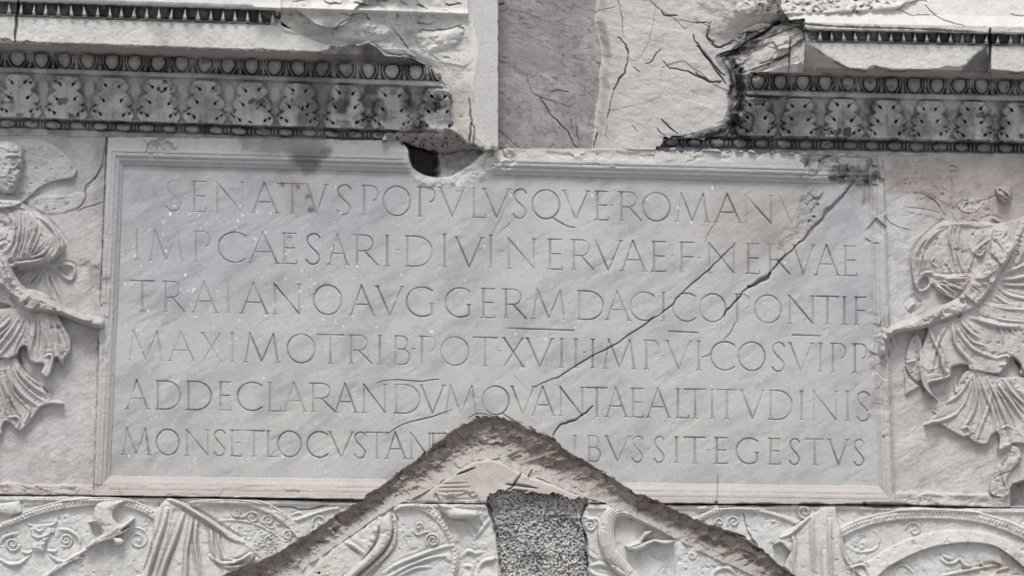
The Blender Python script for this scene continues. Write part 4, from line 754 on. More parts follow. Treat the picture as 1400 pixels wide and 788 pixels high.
for P_, a_, sd_ in [([(1002, 96), (1012, 92), (1018, 110), (1016, 140), (1006, 172), (996, 168), (1000, 140)], 0.9, 723), ([(975, 78), (1000, 90), (1005, 110), (985, 95)], 0.65, 724), ([(1005, 58), (1062, 34), (1068, 44), (1020, 72), (1000, 84)], 0.6, 725), ([(1000, 180), (1012, 166), (1030, 190), (930, 200), (935, 192), (980, 184)], 0.75, 726), ([(910, 190), (1060, 193), (1060, 205), (905, 203)], 0.55, 727), ([(1015, 100), (1050, 100), (1080, 102), (1080, 128), (1020, 128)], 0.35, 728), ([(1060, 30), (1110, 38), (1100, 58), (1085, 50)], 0.4, 729)]:
    s_, f_, _ = area(P_, 5, 10, 12, sd_); mix(s_, f_ * a_, SOOT)
for i_l, (P_, w_, a_) in enumerate([([(1003, 84), (1012, 110), (1012, 140), (1002, 172)], 4.5, .95), ([(985, 78), (1010, 70), (1036, 50), (1064, 32)], 2.6, .9), ([(1010, 52), (1030, 44), (1060, 34)], 1.8, .7),
        ([(1015, 100), (1050, 88), (1078, 74)], 1.6, .7), ([(1024, 62), (1060, 48), (1090, 36)], 1.5, .6), ([(1000, 170), (975, 185), (930, 192)], 3, .85), ([(1016, 130), (1050, 132), (1075, 131)], 1.6, .8), ([(1066, 32), (1100, 40), (1106, 52)], 2, .7), ([(1008, 150), (1030, 160), (1026, 180)], 2, .6), ([(1075, 30), (1130, 36), (1180, 38), (1250, 40), (1330, 44)], 1.6, .6)]):
    sootline(P_, w_, a_, 740 + i_l)
crack([(26, -20), (24, 10), (22, 30), (21, 57)], 2.0, 8, 730, 0.8, 0.85); crack([(1354, 40), (1353, 60), (1354, 90)], 2.4, 9, 731, 0.6, 0.85)
s_, f_, _ = area([(-90, 158), (640, 178), (640, 190), (530, 190), (-90, 176)], 2, 2, 9, 732)

# ------------------------------------------------------------------ weapon friezes
jl = np.interp(U, [-90, 0, 130, 450, 660, 900, 1180, 1330, 1490], [677, 678, 678.5, 684.5, 688.5, 690, 690.5, 694.5, 696])
fz = V > jl
D = np.where(fz, 5 + 0.9 * bb + 0.7 * tex + 0.12 * fine, D)
lzr = np.interp(V, [660, 690, 713, 735, 761, 790, 870], [662, 664, 673, 676, 682, 684, 690]); rzl = np.interp(V, [660, 689, 710, 743, 790, 870], [803, 803, 796, 803, 805, 806])
lzr = lzr + 3 * fbm(ALL, 16, 4, 801); rzl = rzl + 3 * fbm(ALL, 16, 4, 802)
ID = np.where(fz, np.where(U < lzr, LZ_BG, np.where(U > rzl, RZ_BG, T_FILL)), ID)
C[fz] = (0.585, 0.575, 0.555)
mul(ALL, np.where(fz, sst(0.0, 0.5, fbm(ALL, 60, 4, 803)) * 0.6, 0), (0.93, 0.90, 0.87))
# flat strip under the joint
strip = fz & (V < jl + 8.5) & ((U < lzr) | (U > rzl)); D = np.where(strip, D + 3.5 * sst(0, 3, jl + 8.5 - V), D)
FA = lambda p: Z(0, 660, 5.6, p); FB = lambda p: Z(200, 660, 5.6, p); FC = lambda p: Z(400, 560, 3.457, p); FE = lambda p: Z(780, 640, 4.375, p); FF = lambda p: Z(1050, 660, 4.0, p)
def ring(outer, inner, h, ident_rim, ident_in, hin=1.5, pattern=0):
    P = np.vstack([outer, inner[::-1]])
    if ident_in is not None:
        s, sd = raised(outer, hin, 2, 5, ident_in)
    s, sd = raised(np.vstack([crv(outer, 6), crv(inner, 6)[::-1]]), h, 2.2, 0, ident_rim)
    groove(outer * .75 + inner * .25 if len(outer) == len(inner) else outer, 1.0, 1.6, 6)
    if pattern:
        mid = crv((outer + inner) / 2, 10); acc = 0
        L = np.hypot(*(mid[1:] - mid[:-1]).T); A_ = np.concatenate([[0], np.cumsum(L)])
        for a in np.arange(3, A_[-1], pattern):
            x, y = np.interp(a, A_, mid[:, 0]), np.interp(a, A_, mid[:, 1]); bump(x, y, pattern * .36, 2.0, 1.5); pit(x + pattern / 2, y, 1.0, 1.4)
# --- left slab: first shield
sh = reg('shield', T_LZ, label='oval shield with scrolls and an ox head'); rim = reg('rim', sh); orn = reg('ornament', sh); ox = reg('ox_head', sh)
o = FA([(-400, 640), (-250, 450), (0, 310), (100, 268), (180, 226), (300, 180), (450, 140), (600, 118), (720, 110), (850, 108), (960, 122), (1060, 150), (1150, 188), (1240, 250)])
i_ = FA([(-340, 690), (-210, 500), (0, 362), (100, 322), (190, 288), (300, 248), (450, 212), (580, 192), (700, 180), (850, 170), (950, 186), (1040, 212), (1120, 248), (1200, 310)])
raised(np.vstack([o, FA([(1240, 1100), (-400, 1100)])]), 1.5, 2, 0, sh); ring(o, i_, 4.5, rim, None, pattern=5.5)
raised(FA([(-300, 170), (0, 160), (100, 145), (150, 140), (172, 185), (178, 232), (90, 256), (0, 238), (-300, 240)]), 6, 4, 0, LZ_BG, dome=8)
raised(FA([(178, 110), (340, 110), (336, 172), (178, 180)]), 2, 1.5, 0)
raised(FA([(232, 345), (300, 338), (392, 342), (388, 400), (350, 470), (340, 525), (300, 535), (250, 522), (238, 470), (242, 400)]), 4.0, 3, 4, ox, rough=4)
for p in ([(202, 305), (235, 328), (290, 335), (330, 332), (400, 325), (432, 295), (420, 288)], [(262, 350), (300, 372), (340, 350)], [(240, 400), (300, 420), (372, 392)], [(400, 345), (408, 375), (380, 380)]): ridge(FA(p), 1.8, 3.2, ident=ox)
for x, y in [(285, 430), (335, 432), (290, 470), (330, 470)]: bump(*FA([(x, y)])[0], 3, 3, 2.5)
spiral(*FA([(95, 470)])[0], 10, 1.6, 1.7, 3.4, 0.3, 1, orn); spiral(*FA([(505, 440)])[0], 9.5, 1.8, 1.7, 3.2, 2.0, -1, orn)
for p in ([(0, 470), (30, 420), (80, 400), (140, 390)], [(-60, 560), (0, 590), (60, 618), (150, 615), (215, 570), (240, 530)], [(30, 625), (100, 632), (170, 618)], [(455, 360), (520, 365), (580, 400), (612, 450), (604, 520)], [(368, 520), (390, 560), (440, 598), (520, 600), (560, 560)], [(370, 520), (410, 528), (440, 515)], [(170, 530), (210, 540), (240, 525)]): ridge(FA(p), 2.0, 3.4, ident=orn)
spiral(*FA([(1055, 430)])[0], 15, 1.7, 1.4, 2.2, 4.5, 1, orn); spiral(*FA([(762, 525)])[0], 5, 1.2, 1.2, 2, 0, 1, orn); spiral(*FA([(862, 512)])[0], 6, 1.2, 1.3, 2.4, 1, 1, orn)
bump(*FA([(500, 450)])[0], 2.5, 2.5, 2)
# eagle-hilted sword
swd = reg('sword', T_LZ, label='sword with an eagle-shaped hilt'); hil = reg('hilt', swd)
raised(FA([(250, 800), (350, 695), (430, 640), (560, 556), (680, 488), (700, 500), (610, 570), (660, 572), (560, 600), (460, 660), (380, 715), (300, 790)]), 4, 2.2, 0, swd, mode='max', base=7.5, dome=6)
raised(FA([(720, 205), (748, 160), (800, 142), (870, 140), (962, 140), (905, 176), (872, 215), (866, 262), (890, 300), (920, 322), (965, 300), (1024, 266), (1028, 284), (985, 325), (930, 372), (990, 338), (992, 350), (935, 394), (880, 420), (915, 420), (950, 442), (940, 472), (896, 482), (870, 460), (862, 436), (800, 452), (720, 480), (680, 500), (660, 490), (760, 410), (782, 390), (766, 335), (730, 310), (672, 302), (705, 286)]), 9, 2.5, 3, hil, mode='max', base=9, dome=9)
s_, sd = sdp(FA([(668, 302), (730, 310), (766, 340), (778, 385), (730, 420), (700, 380), (690, 330)]), 5, 4); D[s_] -= 4 * sst(0, 4, sd)
for p in ([(380, 700), (480, 625), (600, 560), (700, 490)], [(700, 480), (780, 430), (860, 400), (920, 340)], [(600, 572), (650, 560)]): groove(FA(p), 1.2, 1.8)
# cloak
clk = reg('cloak', T_LZ, label='hanging folded cloak')
raised(FB([(60, 250), (100, 190), (130, 140), (175, 118), (242, 138), (330, 190), (450, 262), (560, 340), (700, 430), (762, 450), (832, 540), (800, 600), (700, 665), (600, 760), (560, 1100), (-160, 1100), (-60, 760), (0, 640), (40, 520)]), 10, 3.5, 3, clk, mode='max', base=7.5)
for p, w, h in [([(160, 205), (130, 320), (95, 420), (50, 560), (0, 720), (-40, 900)], 3.0, 6), ([(285, 240), (240, 360), (200, 470), (150, 590), (110, 720), (70, 900)], 3.0, 6.5), ([(350, 280), (330, 400), (310, 520), (300, 717), (290, 900)], 2.2, 5), ([(388, 282), (374, 400), (372, 480), (395, 630), (420, 760)], 2.6, 6), ([(498, 360), (505, 470), (525, 560), (580, 620)], 2.4, 5), ([(548, 388), (560, 480), (580, 560)], 2.0, 4), ([(490, 560), (560, 612), (680, 610), (800, 545)], 2.4, 5), ([(560, 625), (640, 645), (750, 632), (850, 588)], 2.4, 5), ([(580, 380), (640, 425), (690, 448)], 2.0, 3), ([(180, 125), (300, 180), (450, 275), (600, 375), (740, 455)], 3.4, 6), ([(640, 590), (720, 590), (790, 548)], 1.6, 3), ([(60, 520), (40, 580), (60, 600)], 1.5, 3)]:
    ridge(FB(p), w * .85, h * 1.35, valley=.6)
s_, sd = sdp(FB([(190, 210), (270, 205), (230, 330), (195, 440), (150, 540), (110, 600), (150, 420)]), 5, 3); D[s_] -= 3 * sst(0, 5, sd)
for p in ([(55, 180), (105, 178)], [(95, 140), (100, 185)]): groove(FB(p), 1.4, 4, 0)
# second shield
sh = reg('shield', T_LZ, label='oval shield with scroll and rosette border'); rim = reg('rim', sh); orn = reg('ornament', sh)
o = FB([(270, 162), (430, 126), (620, 110), (800, 120), (920, 150), (1060, 230), (1150, 310), (1195, 390), (1220, 480)]); i_ = FB([(360, 192), (480, 174), (620, 170), (780, 186), (900, 226), (1020, 292), (1100, 360), (1155, 430), (1175, 500)])
raised(np.vstack([o, FB([(900, 600), (820, 530), (700, 425), (450, 262)])]), 1.2, 2, 0, sh); ring(o, i_, 4, rim, None); groove((o + i_) / 2, 1.0, 1.8, 6)
for x, y, r, a, sg in [(690, 225, 7, 3, -1), (812, 268, 9, 3.4, 1), (935, 288, 8, 2.6, 1), (1085, 402, 8, 0, -1)]: spiral(*FB([(x, y)])[0], r, 1.5, 1.4, 2.8, a, sg, orn)
for p in ([(668, 225), (690, 255), (740, 262), (770, 240)], [(800, 235), (850, 235), (865, 280), (880, 310)], [(905, 300), (940, 345), (985, 340)], [(1000, 310), (1030, 330)], [(1060, 350), (1100, 385), (1105, 430), (1060, 450)]): ridge(FB(p), 1.5, 2.6, ident=orn)
for p in ([(540, 300), (620, 288), (720, 292), (820, 312), (900, 345), (980, 390), (1040, 450)],): ridge(FB(p), 1.4, 2.2, ident=orn)
for k in range(150):
    x, y = hr.uniform(600, 1000), hr.uniform(310, 540)
    if y > 300 + (x - 600) * .25 and y < 420 + (x - 620) * .55 + 0: bump(*FB([(x, y)])[0], 1.5, 1.3, 1.6)
for a in np.arange(0, 6.28, .42):
    for r in (5, 9, 12.5):
        c0 = FB([(935, 440)])[0]; bump(c0[0] + r * math.cos(a + r), c0[1] + r * math.sin(a + r), 1.6, 1.6, 2)
# third shield beyond: corner of rim
crack(FB([(1010, 186), (1110, 188), (1200, 210), (1290, 195), (1400, 170)]), 1.4, 5, 810, 0.5, 0.6)
shx = reg('shield', T_LZ, label='corner of an oval shield cut by the groove')
ring(FB([(1110, 290), (1180, 262), (1280, 225), (1400, 190), (1480, 180)]), FB([(1160, 300), (1210, 280), (1290, 250), (1400, 218), (1480, 208)]), 3.5, shx, None)
spiral(*FB([(1330, 300)])[0], 11, 1.0, 1.6, 3, 2.6, 1, shx); ridge(FB([(1110, 250), (1180, 230), (1200, 270)]), 1.5, 3, ident=shx)
# helmet / sheath and scrolled shield near the infill
she = reg('sheath', T_LZ, label='broad plain sheath with a beaded band')
raised(FC([(-40, 860), (60, 788), (200, 652), (300, 585), (388, 522), (408, 545), (402, 600), (372, 660), (310, 735), (235, 790), (150, 860)]), 5, 2.5, 0, she)
raised(FC([(425, 510), (462, 486), (474, 520), (474, 580), (448, 645), (385, 715), (300, 788), (220, 860), (150, 860), (270, 760), (360, 680), (405, 610), (412, 550)]), 9, 4, 3, she, dome=5)
raised(FC([(474, 500), (492, 506), (494, 580), (490, 640), (452, 690), (370, 765), (290, 840), (240, 860), (300, 800), (400, 710), (450, 650), (476, 590)]), 5, 2, 3, she)
for t in np.linspace(0, 1, 20):
    P_ = crv(FC([(483, 520), (484, 590), (470, 650), (410, 725), (310, 815)]), 10); x, y = P_[int(t * (len(P_) - 1))]; bump(x, y, 3.2, 2.2, 2.4, -0.8)
ridge(FC([(252, 628), (290, 645), (336, 682)]), 2.4, 5, ident=she); groove(FC([(262, 650), (320, 682)]), 1.6, 3)
for x, y in [(392, 570), (378, 612), (372, 640)]: bump(*FC([(x, y)])[0], 4.5, 4, 4)
pit(*FC([(125, 774)])[0], 1.8, 6, 0.8)
sh = reg('shield', T_LZ, label='rounded shield with a beaded edge and paired spirals'); rim = reg('rim', sh); orn = reg('ornament', sh)
o = FC([(470, 470), (520, 450), (580, 442), (640, 450), (700, 490), (740, 560), (770, 620), (786, 680), (784, 740), (766, 800), (720, 880)]); i_ = FC([(484, 484), (520, 474), (572, 472), (630, 490), (680, 530), (712, 575), (736, 622), (752, 680), (750, 740), (732, 790), (690, 860)])
raised(np.vstack([o, FC([(300, 900), (420, 730), (495, 640), (500, 520)])]), 2.5, 2, 0, sh); ring(o, i_, 3.5, rim, None, pattern=6)
spiral(*FC([(662, 618)])[0], 10, 2.0, 1.6, 3.6, 2.4, 1, orn); spiral(*FC([(598, 552)])[0], 5.5, 1.3, 1.4, 3, 0.3, -1, orn); ridge(FC([(568, 570), (590, 592), (630, 580), (655, 580)]), 1.6, 3.2, ident=orn)
for p in ([(430, 775), (500, 730), (600, 690), (680, 660), (770, 640)], [(460, 788), (560, 735), (660, 700), (740, 690)], [(500, 788), (580, 750), (650, 745)]): ridge(FC(p), 2.2, 4, ident=orn)
bump(*FC([(736, 708)])[0], 4, 4, 2.6)
bar = reg('baton', T_LZ, label='short carved baton')
raised(FC([(684, 446), (720, 440), (770, 466), (872, 478), (884, 500), (872, 516), (742, 518), (712, 490)]), 9, 4, 0, bar, dome=6)
for p in ([(760, 530), (820, 540), (850, 580), (858, 612)], [(860, 610), (900, 560), (930, 520)], [(800, 700), (830, 670), (870, 680), (900, 670)], [(885, 790), (880, 750), (910, 715), (960, 710)], [(810, 740), (845, 745), (848, 788)]): ridge(FC(p), 2.4, 3.5)
chip(FC([(790, 540), (930, 500), (945, 600), (970, 700), (975, 788), (800, 788)]), 5, 811, 22, WHITE, 0.25, 6, 8)
# --- right slab: horn
hrn = reg('horn', T_RZ, label='thick curved horn with lengthwise flutes')
ctrl = FE([(620, 400), (520, 345), (430, 300), (360, 265), (300, 252), (250, 275), (218, 340), (215, 420), (250, 520), (330, 620), (420, 720), (520, 820)])
s_, d_, t_ = dline(ctrl, 16, 6); wd = np.interp(t_, [0, .2, .45, .7, 1], [5, 7, 11.5, 11, 9]); f_ = np.sqrt(np.clip(1 - (d_ / wd) ** 2, 0, 1)); D[s_] = np.where(d_ < wd, np.maximum(D[s_], 7.5 + 13 * f_), D[s_]); setid(s_, d_ < wd, hrn)
D[s_] += np.where(d_ < wd - 1, 1.1 * np.cos(d_ * 1.9), 0)
raised(FE([(325, 465), (345, 458), (400, 432), (440, 380), (480, 372), (492, 384), (450, 420), (430, 442), (500, 424), (560, 432), (612, 430), (620, 446), (580, 462), (500, 446), (440, 482), (390, 502), (345, 490)]), 9, 3, 0, hrn, dome=4, mode='max', base=7.5)
groove(FE([(345, 475), (400, 465), (450, 440), (490, 430), (590, 446)]), 1.2, 3)
for p in ([(385, 545), (430, 505)], [(470, 500), (530, 545)], [(620, 450), (622, 550), (615, 680)]): ridge(FE(p), 1.3, 2.5)
spiral(*FE([(118, 345)])[0], 9, 1.6, 1.6, 3.4, 4, 1, RZ_BG); ridge(FE([(70, 290), (110, 300), (160, 310), (165, 360)]), 2, 3)
for p in ([(110, 590), (180, 575), (260, 600), (330, 648)], [(100, 600), (150, 640), (240, 660)], [(110, 510), (150, 545)]): ridge(FE(p), 2.6, 4)
spiral(*FE([(727, 520)])[0], 6, 1.2, 1.3, 2.2, 0, 1, RZ_BG); bump(*FE([(690, 595)])[0], 2, 2, 2)
ridge(FE([(850, 648), (880, 610), (940, 600), (1000, 640)]), 2.4, 3)
# small shield behind the cloak
sh = reg('shield', T_RZ, label='oval shield behind the cloak'); rim = reg('rim', sh); orn = reg('ornament', sh)
o = FE([(720, 320), (770, 280), (850, 248), (980, 233), (1130, 243), (1250, 272), (1380, 318), (1460, 370)]); i_ = FE([(740, 350), (790, 312), (860, 280), (980, 262), (1120, 268), (1230, 296), (1350, 345), (1430, 400)])
raised(np.vstack([o, FE([(1400, 700), (900, 500)])]), 1.5, 2, 0, sh); ring(o, i_, 3.5, rim, None, pattern=4)
spiral(*FE([(892, 325)])[0], 6.5, 1.2, 1.4, 3, 2.6, 1, orn); spiral(*FE([(975, 322)])[0], 9, 1.4, 1.6, 3.2, 2.6, 1, orn)
crack(FE([(1034, 268), (1045, 320), (1062, 380), (1090, 430), (1120, 462)]), 1.2, 3.5, 812, 0.4, 0.6); bump(*FE([(1215, 320)])[0], 4, 2, 2.6); raised(FE([(755, 230), (820, 225), (815, 260), (760, 275)]), 3, 2, 0, RZ_BG)
spiral(*FF([(200, 158)])[0], 11, 1.6, 2.0, 3.6, 0, 1, RZ_BG)
# cloak
clk = reg('cloak', T_RZ, label='stiff cloak folded to a pointed top')
raised(FF([(20, 350), (60, 290), (150, 232), (230, 180), (300, 134), (372, 130), (378, 190), (402, 262), (422, 400), (472, 462), (490, 560), (500, 840), (60, 840), (130, 520), (108, 480), (82, 460), (120, 380), (70, 330)]), 10, 3, 0, clk, mode='max', base=7.5)
for p, w, h in [([(240, 190), (244, 300), (250, 420), (262, 560)], 2.2, 5), ([(340, 200), (340, 320), (345, 440), (350, 560)], 2.2, 5), ([(132, 285), (146, 350), (138, 440), (150, 540)], 2.4, 5), ([(70, 300), (100, 290), (135, 270), (232, 185)], 2.4, 4), ([(292, 300), (290, 420), (300, 540)], 1.6, 3), ([(400, 280), (418, 400), (455, 460)], 2.0, 4), ([(440, 470), (520, 450), (548, 500)], 2.0, 4)]: ridge(FF(p), w * .85, h * 1.1, valley=.6)
# large oval shield
sh = reg('shield', T_RZ, label='large oval shield with a raised inner band'); rim = reg('rim', sh); orn = reg('ornament', sh); ib = reg('inner_band', sh)
o = FF([(390, 245), (480, 205), (600, 170), (720, 148), (850, 140), (1000, 142), (1130, 155), (1230, 180), (1330, 213), (1420, 255), (1600, 360)]); i_ = FF([(402, 306), (480, 266), (600, 226), (740, 205), (880, 200), (1020, 205), (1150, 222), (1250, 250), (1350, 290), (1430, 330), (1580, 430)])
raised(np.vstack([o, FF([(1600, 840), (480, 840), (420, 400)])]), 1.8, 2, 0, sh); ring(o, i_, 4.2, rim, None, pattern=5)
o = FF([(440, 460), (560, 422), (640, 370), (760, 310), (900, 270), (1050, 260), (1200, 276), (1300, 312), (1380, 372), (1500, 480)]); i_ = FF([(560, 560), (640, 478), (700, 440), (800, 390), (900, 355), (1000, 336), (1090, 330), (1180, 336), (1280, 370), (1440, 500)])
s_, sd = sdp(np.vstack([crv(o, 5), crv(i_, 5)[::-1]]), 24); s2, d2, _ = dline(i_, 30, 5)
raised(np.vstack([crv(o, 5), crv(i_, 5)[::-1]]), 4, 1.6, 0, ib)
tmp = np.zeros(U.shape); tmp[s2] = np.clip(1 - d2 / 24, 0, 1); D[s_] += np.where(sd > 0, 5 * tmp[s_], 0)
spiral(*FF([(800, 258)])[0], 12, 1.2, 1.5, 2.6, 3.2, 1, orn); ridge(FF([(420, 340), (500, 380), (590, 360), (605, 290), (560, 250)]), 1.8, 1.8, ident=orn); ridge(FF([(690, 500), (700, 460), (745, 450), (790, 490)]), 1.8, 3, ident=orn)
for p in ([(940, 410), (975, 440), (1020, 440), (1050, 420), (1075, 450), (1120, 462)], [(960, 400), (1000, 420)], [(1170, 440), (1180, 462)], [(950, 510), (1050, 490), (1180, 465), (1260, 450)], [(1230, 512), (1260, 480), (1330, 465)]): ridge(FF(p), 2.0, 3.4, ident=orn)
chip(FF([(1060, 470), (1300, 400), (1400, 400), (1400, 512), (1100, 512)]), 4, 813, 12, (0.44, 0.37, 0.325), 0.5, 6, 8)
chip(FF([(1200, 180), (1300, 215), (1400, 260), (1400, 320), (1300, 260)]), 1.0, 814, 12, (0.46, 0.39, 0.34), 0.5, 6, 8)
fid_ = np.isin(ID, [i for i, nd in enumerate(NODES) if nd[0] in ('cloak', 'hilt', 'rim', 'horn', 'inner_band', 'sheath', 'baton', 'sword')])
fz2 = fz & ((U < lzr) | (U > rzl))
mul(ALL, np.where(fz2 & fid_, 1, 0), (1.0, 0.982, 0.965)); mul(ALL, np.where(fz2 & ~fid_ & (sst(-.1, .1, 0) < 2), 1, 0), (0.975, 0.985, 0.98))
D += np.where(fz2, 0.7 * fbm(ALL, 9, 4, 817) - 1.6 * np.clip(fbm(ALL, 8, 4, 818) - .26, 0, 1) * 3 + .4 * facet(ALL, 14, 819, .4, 1.5), 0)
mul(ALL, np.where(fz2, sst(.05, .4, fbm(ALL, 13, 5, 820)) * .6, 0), (.88, .85, .825))
# joint under the tablet
s_, d_, t_ = dline([(-90, 677.5), (0, 678.3), (130, 678.8), (300, 681), (450, 685), (560, 688), (665, 689)], 7); wj = np.interp(U[s_], [0, 100, 150, 300, 450, 520, 665], [1.4, 0.8, 1.7, 1.3, 2.0, 1.5, 1.0]) * (0.8 + fbm(s_, 30, 3, 815)); f_ = np.clip(1.2 - d_ / wj, 0, 1); D[s_] -= 14 * f_; mul(s_, f_ * .6, (.4, .38, .36))
s_, d_, t_ = dline([(803, 689), (870, 689.5), (980, 690), (1180, 690.5), (1260, 692.5), (1330, 694.5), (1380, 695), (1490, 696)], 7); wj = np.interp(U[s_], [800, 900, 980, 1100, 1180, 1200, 1300, 1330, 1400], [1.2, 1.4, 1.8, 2.2, 2.5, 3.2, 2.6, 1.4, 1.0]) * (0.8 + fbm(s_, 30, 3, 816)); f_ = np.clip(1.2 - d_ / wj, 0, 1); D[s_] -= 14 * f_; mul(s_, f_ * .6, (.4, .38, .36))
pit(979, 688, 2.2, 6, .3); pit(1182, 690, 3.2, 8, .5)

# ------------------------------------------------------------------ the hacked roof groove
upL = np.array([(200, 868), (262, 820), (307, 786), (354, 767), (379, 756), (412, 735), (450, 712), (482, 690), (500, 679), (525, 662), (545, 645), (565, 632), (582, 620), (596, 606), (612, 594), (630, 582), (648, 572), (668, 569), (690, 571), (708, 577), (728, 588), (752, 597), (773, 616), (797, 627), (821, 644), (851, 662), (870, 674), (897, 685), (926, 699), (963, 715), (999, 726), (1027, 741), (1050, 759), (1072, 777), (1110, 806), (1190, 868)], float)
loL = np.array([(330, 868), (409, 786), (423, 771), (450, 754), (470, 740), (496, 721), (520, 705), (540, 692), (560, 684), (580, 674), (602, 661), (620, 647), (646, 632), (669, 628), (689, 633), (709, 645), (726, 652), (760, 664), (790, 676), (823, 688), (850, 698), (878, 711), (917, 731), (949, 752), (981, 766), (1022, 784), (1060, 806), (1140, 868)], float)
poly = np.vstack([upL, loL[::-1]])
s_, sd = sdp(poly, 6); s_, du, tu = dline(upL, 90); s2, dl_, tl = dline(loL, 90)
cutm = np.zeros(U.shape, bool); S0, sd0 = sdp(poly, 6); cutm[S0] = sd0 + 3.2 * fbm(S0, 11, 4, 901) + 3.0 * facet(S0, 9, 908) * (.35 + .65 * sst(640, 600, V[S0])) > 0
DU = np.full(U.shape, 99.); DU[s_] = np.minimum(du, 99); DL = np.full(U.shape, 99.); DL[s2] = np.minimum(dl_, 99)
TU = np.zeros(U.shape); TU[s_] = tu
fr2 = DU / (DU + DL + 1e-6) + 0.10 * fbm(ALL, 14, 4, 902)
ang = np.where(U < 670, -0.75, 0.62)
tool = np.where(U < 655, .75 * fbm(ALL, 5.5, 4, 903, 0.15, 1.5, .6), fbm(ALL, 6, 3, 904, -0.30, 4.0, .55)) ; hack = fbm(ALL, 13, 5, 905)
dep = np.interp(fr2, [0, .06, .5, .8, 1.0], [0, -9, -16, -10, 0.5])
rel = dep + (7 * tool + 5 * hack + 5 * facet(ALL, 11, 907, .3, 1.6)) * sst(0, .12, fr2) * (0.45 + 0.55 * sst(0.90, 0.5, fr2))
band2 = cutm & (V > 560)
Dkeep = np.where(V > jl, 8.0, 8.0 * sst(640, 672, V))
D = np.where(band2, Dkeep + rel, D)
lfx = .22 * sst(700, 640, U)
brn = .86 * sst(1.05 - lfx, .44 - lfx, fr2 + 0.30 * fbm(ALL, 9, 4, 906) + 0.35 * fbm(ALL, 3, 2, 909))
mix(ALL, np.where(band2, 1, 0), (0.40, 0.378, 0.355)); mix(ALL, np.where(band2, brn * (0.86 + 0.5 * hack), 0), BROWN)
mul(ALL, np.where(band2, sst(.05, .4, tool) * brn * 0.7, 0), (0.55, 0.53, 0.52)); mul(ALL, np.where(band2, sst(-.05, -.4, tool) * brn * 0.5, 0), (1.45, 1.38, 1.3))
ID = np.where(band2, np.where(V <= jl, P_CUT, np.where(U < 740, LZ_CUT, RZ_CUT)), ID)
# remnant of the frame under the arch
arch = np.vstack([loL[8:20], [(803, 689), (665, 689), (540, 687)]])
s_, sd = sdp(arch, 6); ins = (sd > 0) & (V[s_] <= jl[s_]) & ~band2[s_]
D[s_] = np.where(ins, 10 + 1.2 * bb[s_] + 1.2 * med[s_] + 2.5 * sst(0, 4, sd) - 2, D[s_]); setid(s_, ins, P_REM)
C[s_] = np.where(ins[..., None], np.array((0.50, 0.455, 0.42)), C[s_]); s2 = s_
mul(s_, np.where(ins & (V[s_] > 660), 0.8 * sst(-.3, .3, fbm(s_, 16, 3, 910)), 0), (1.12, 1.08, 1.04))
for i, p in enumerate([[(600, 662), (625, 661), (640, 660)], [(598, 667), (620, 667), (644, 666)], [(600, 673), (640, 672)], [(603, 678), (622, 682), (645, 683)]]): groove(p, 1.6, 3.0)
chip([(596, 676), (650, 672), (655, 687), (600, 688)], 5, 911, 9, WHITE, .2)
for i, p in enumerate([[(712, 646), (708, 656), (698, 668), (690, 672)], [(692, 662), (712, 664), (735, 668)], [(700, 670), (722, 672)], [(728, 642), (722, 655)], [(625, 648), (650, 640)]]): crack(p, 1.8, 6, 920 + i, .8, .7)
# rough mortar-like top of the infill and the infill itself
s_, f_, sd = area([(668, 674), (700, 671), (745, 674), (803, 684), (803, 691), (664, 691)], 2, 6, 9, 930)
inf = np.zeros(U.shape); inf[s_] = f_; inf = np.maximum(inf, (ID == T_FILL).astype(float))
lump = fbm(ALL, 2.5, 2, 931); lump2 = fbm(ALL, 1.8, 1, 932)
m2 = inf > 0.5
D = np.where(m2, -6 + 6 * sst(695, 675, V) + 4.2 * lump + 3.0 * lump2 - 2 * np.abs(fbm(ALL, 9, 2, 933)), D); ID = np.where(m2, T_FILL, ID)
C[m2] = (0.44, 0.435, 0.42)
mul(ALL, np.where(m2, sst(-.02, -.3, lump + .6 * lump2), 0), (0.5, 0.5, 0.505)); mul(ALL, np.where(m2, sst(.1, .4, lump2), 0), (1.45, 1.42, 1.38))
mul(ALL, np.where(m2, 0.8 * sst(-.05, .4, fbm(ALL, 26, 4, 934)), 0), (0.72, 0.72, 0.75)); mul(ALL, np.where(m2, .7 * sst(.1, .4, fbm(ALL, 14, 3, 935)), 0), (1.25, 1.2, 1.12)); D += np.where(m2, 5 * facet(ALL, 26, 936, 0, 1.3, .7) + 3 * fbm(ALL, 22, 2, 937), 0)
groove([(667, 690), (674, 714), (681, 740), (684, 790)], 3, 7, 3, 0); groove([(802, 690), (796, 711), (802, 742), (805, 790)], 3, 8, 3, 0)

# weathering shared by everything: mottling and fine pitting
mul(ALL, sst(-.3, .45, fbm(ALL, 55, 5, 940)) * 0.55, (0.90, 0.895, 0.89)); mul(ALL, sst(.12, .4, fbm(ALL, 7, 3, 941)) * 0.25, (0.86, 0.85, 0.85))
D += np.where(np.isin(ID, P_LINE + [P_FIELD]), 0, 0.35) * fbm(ALL, 3.0, 2, 942)

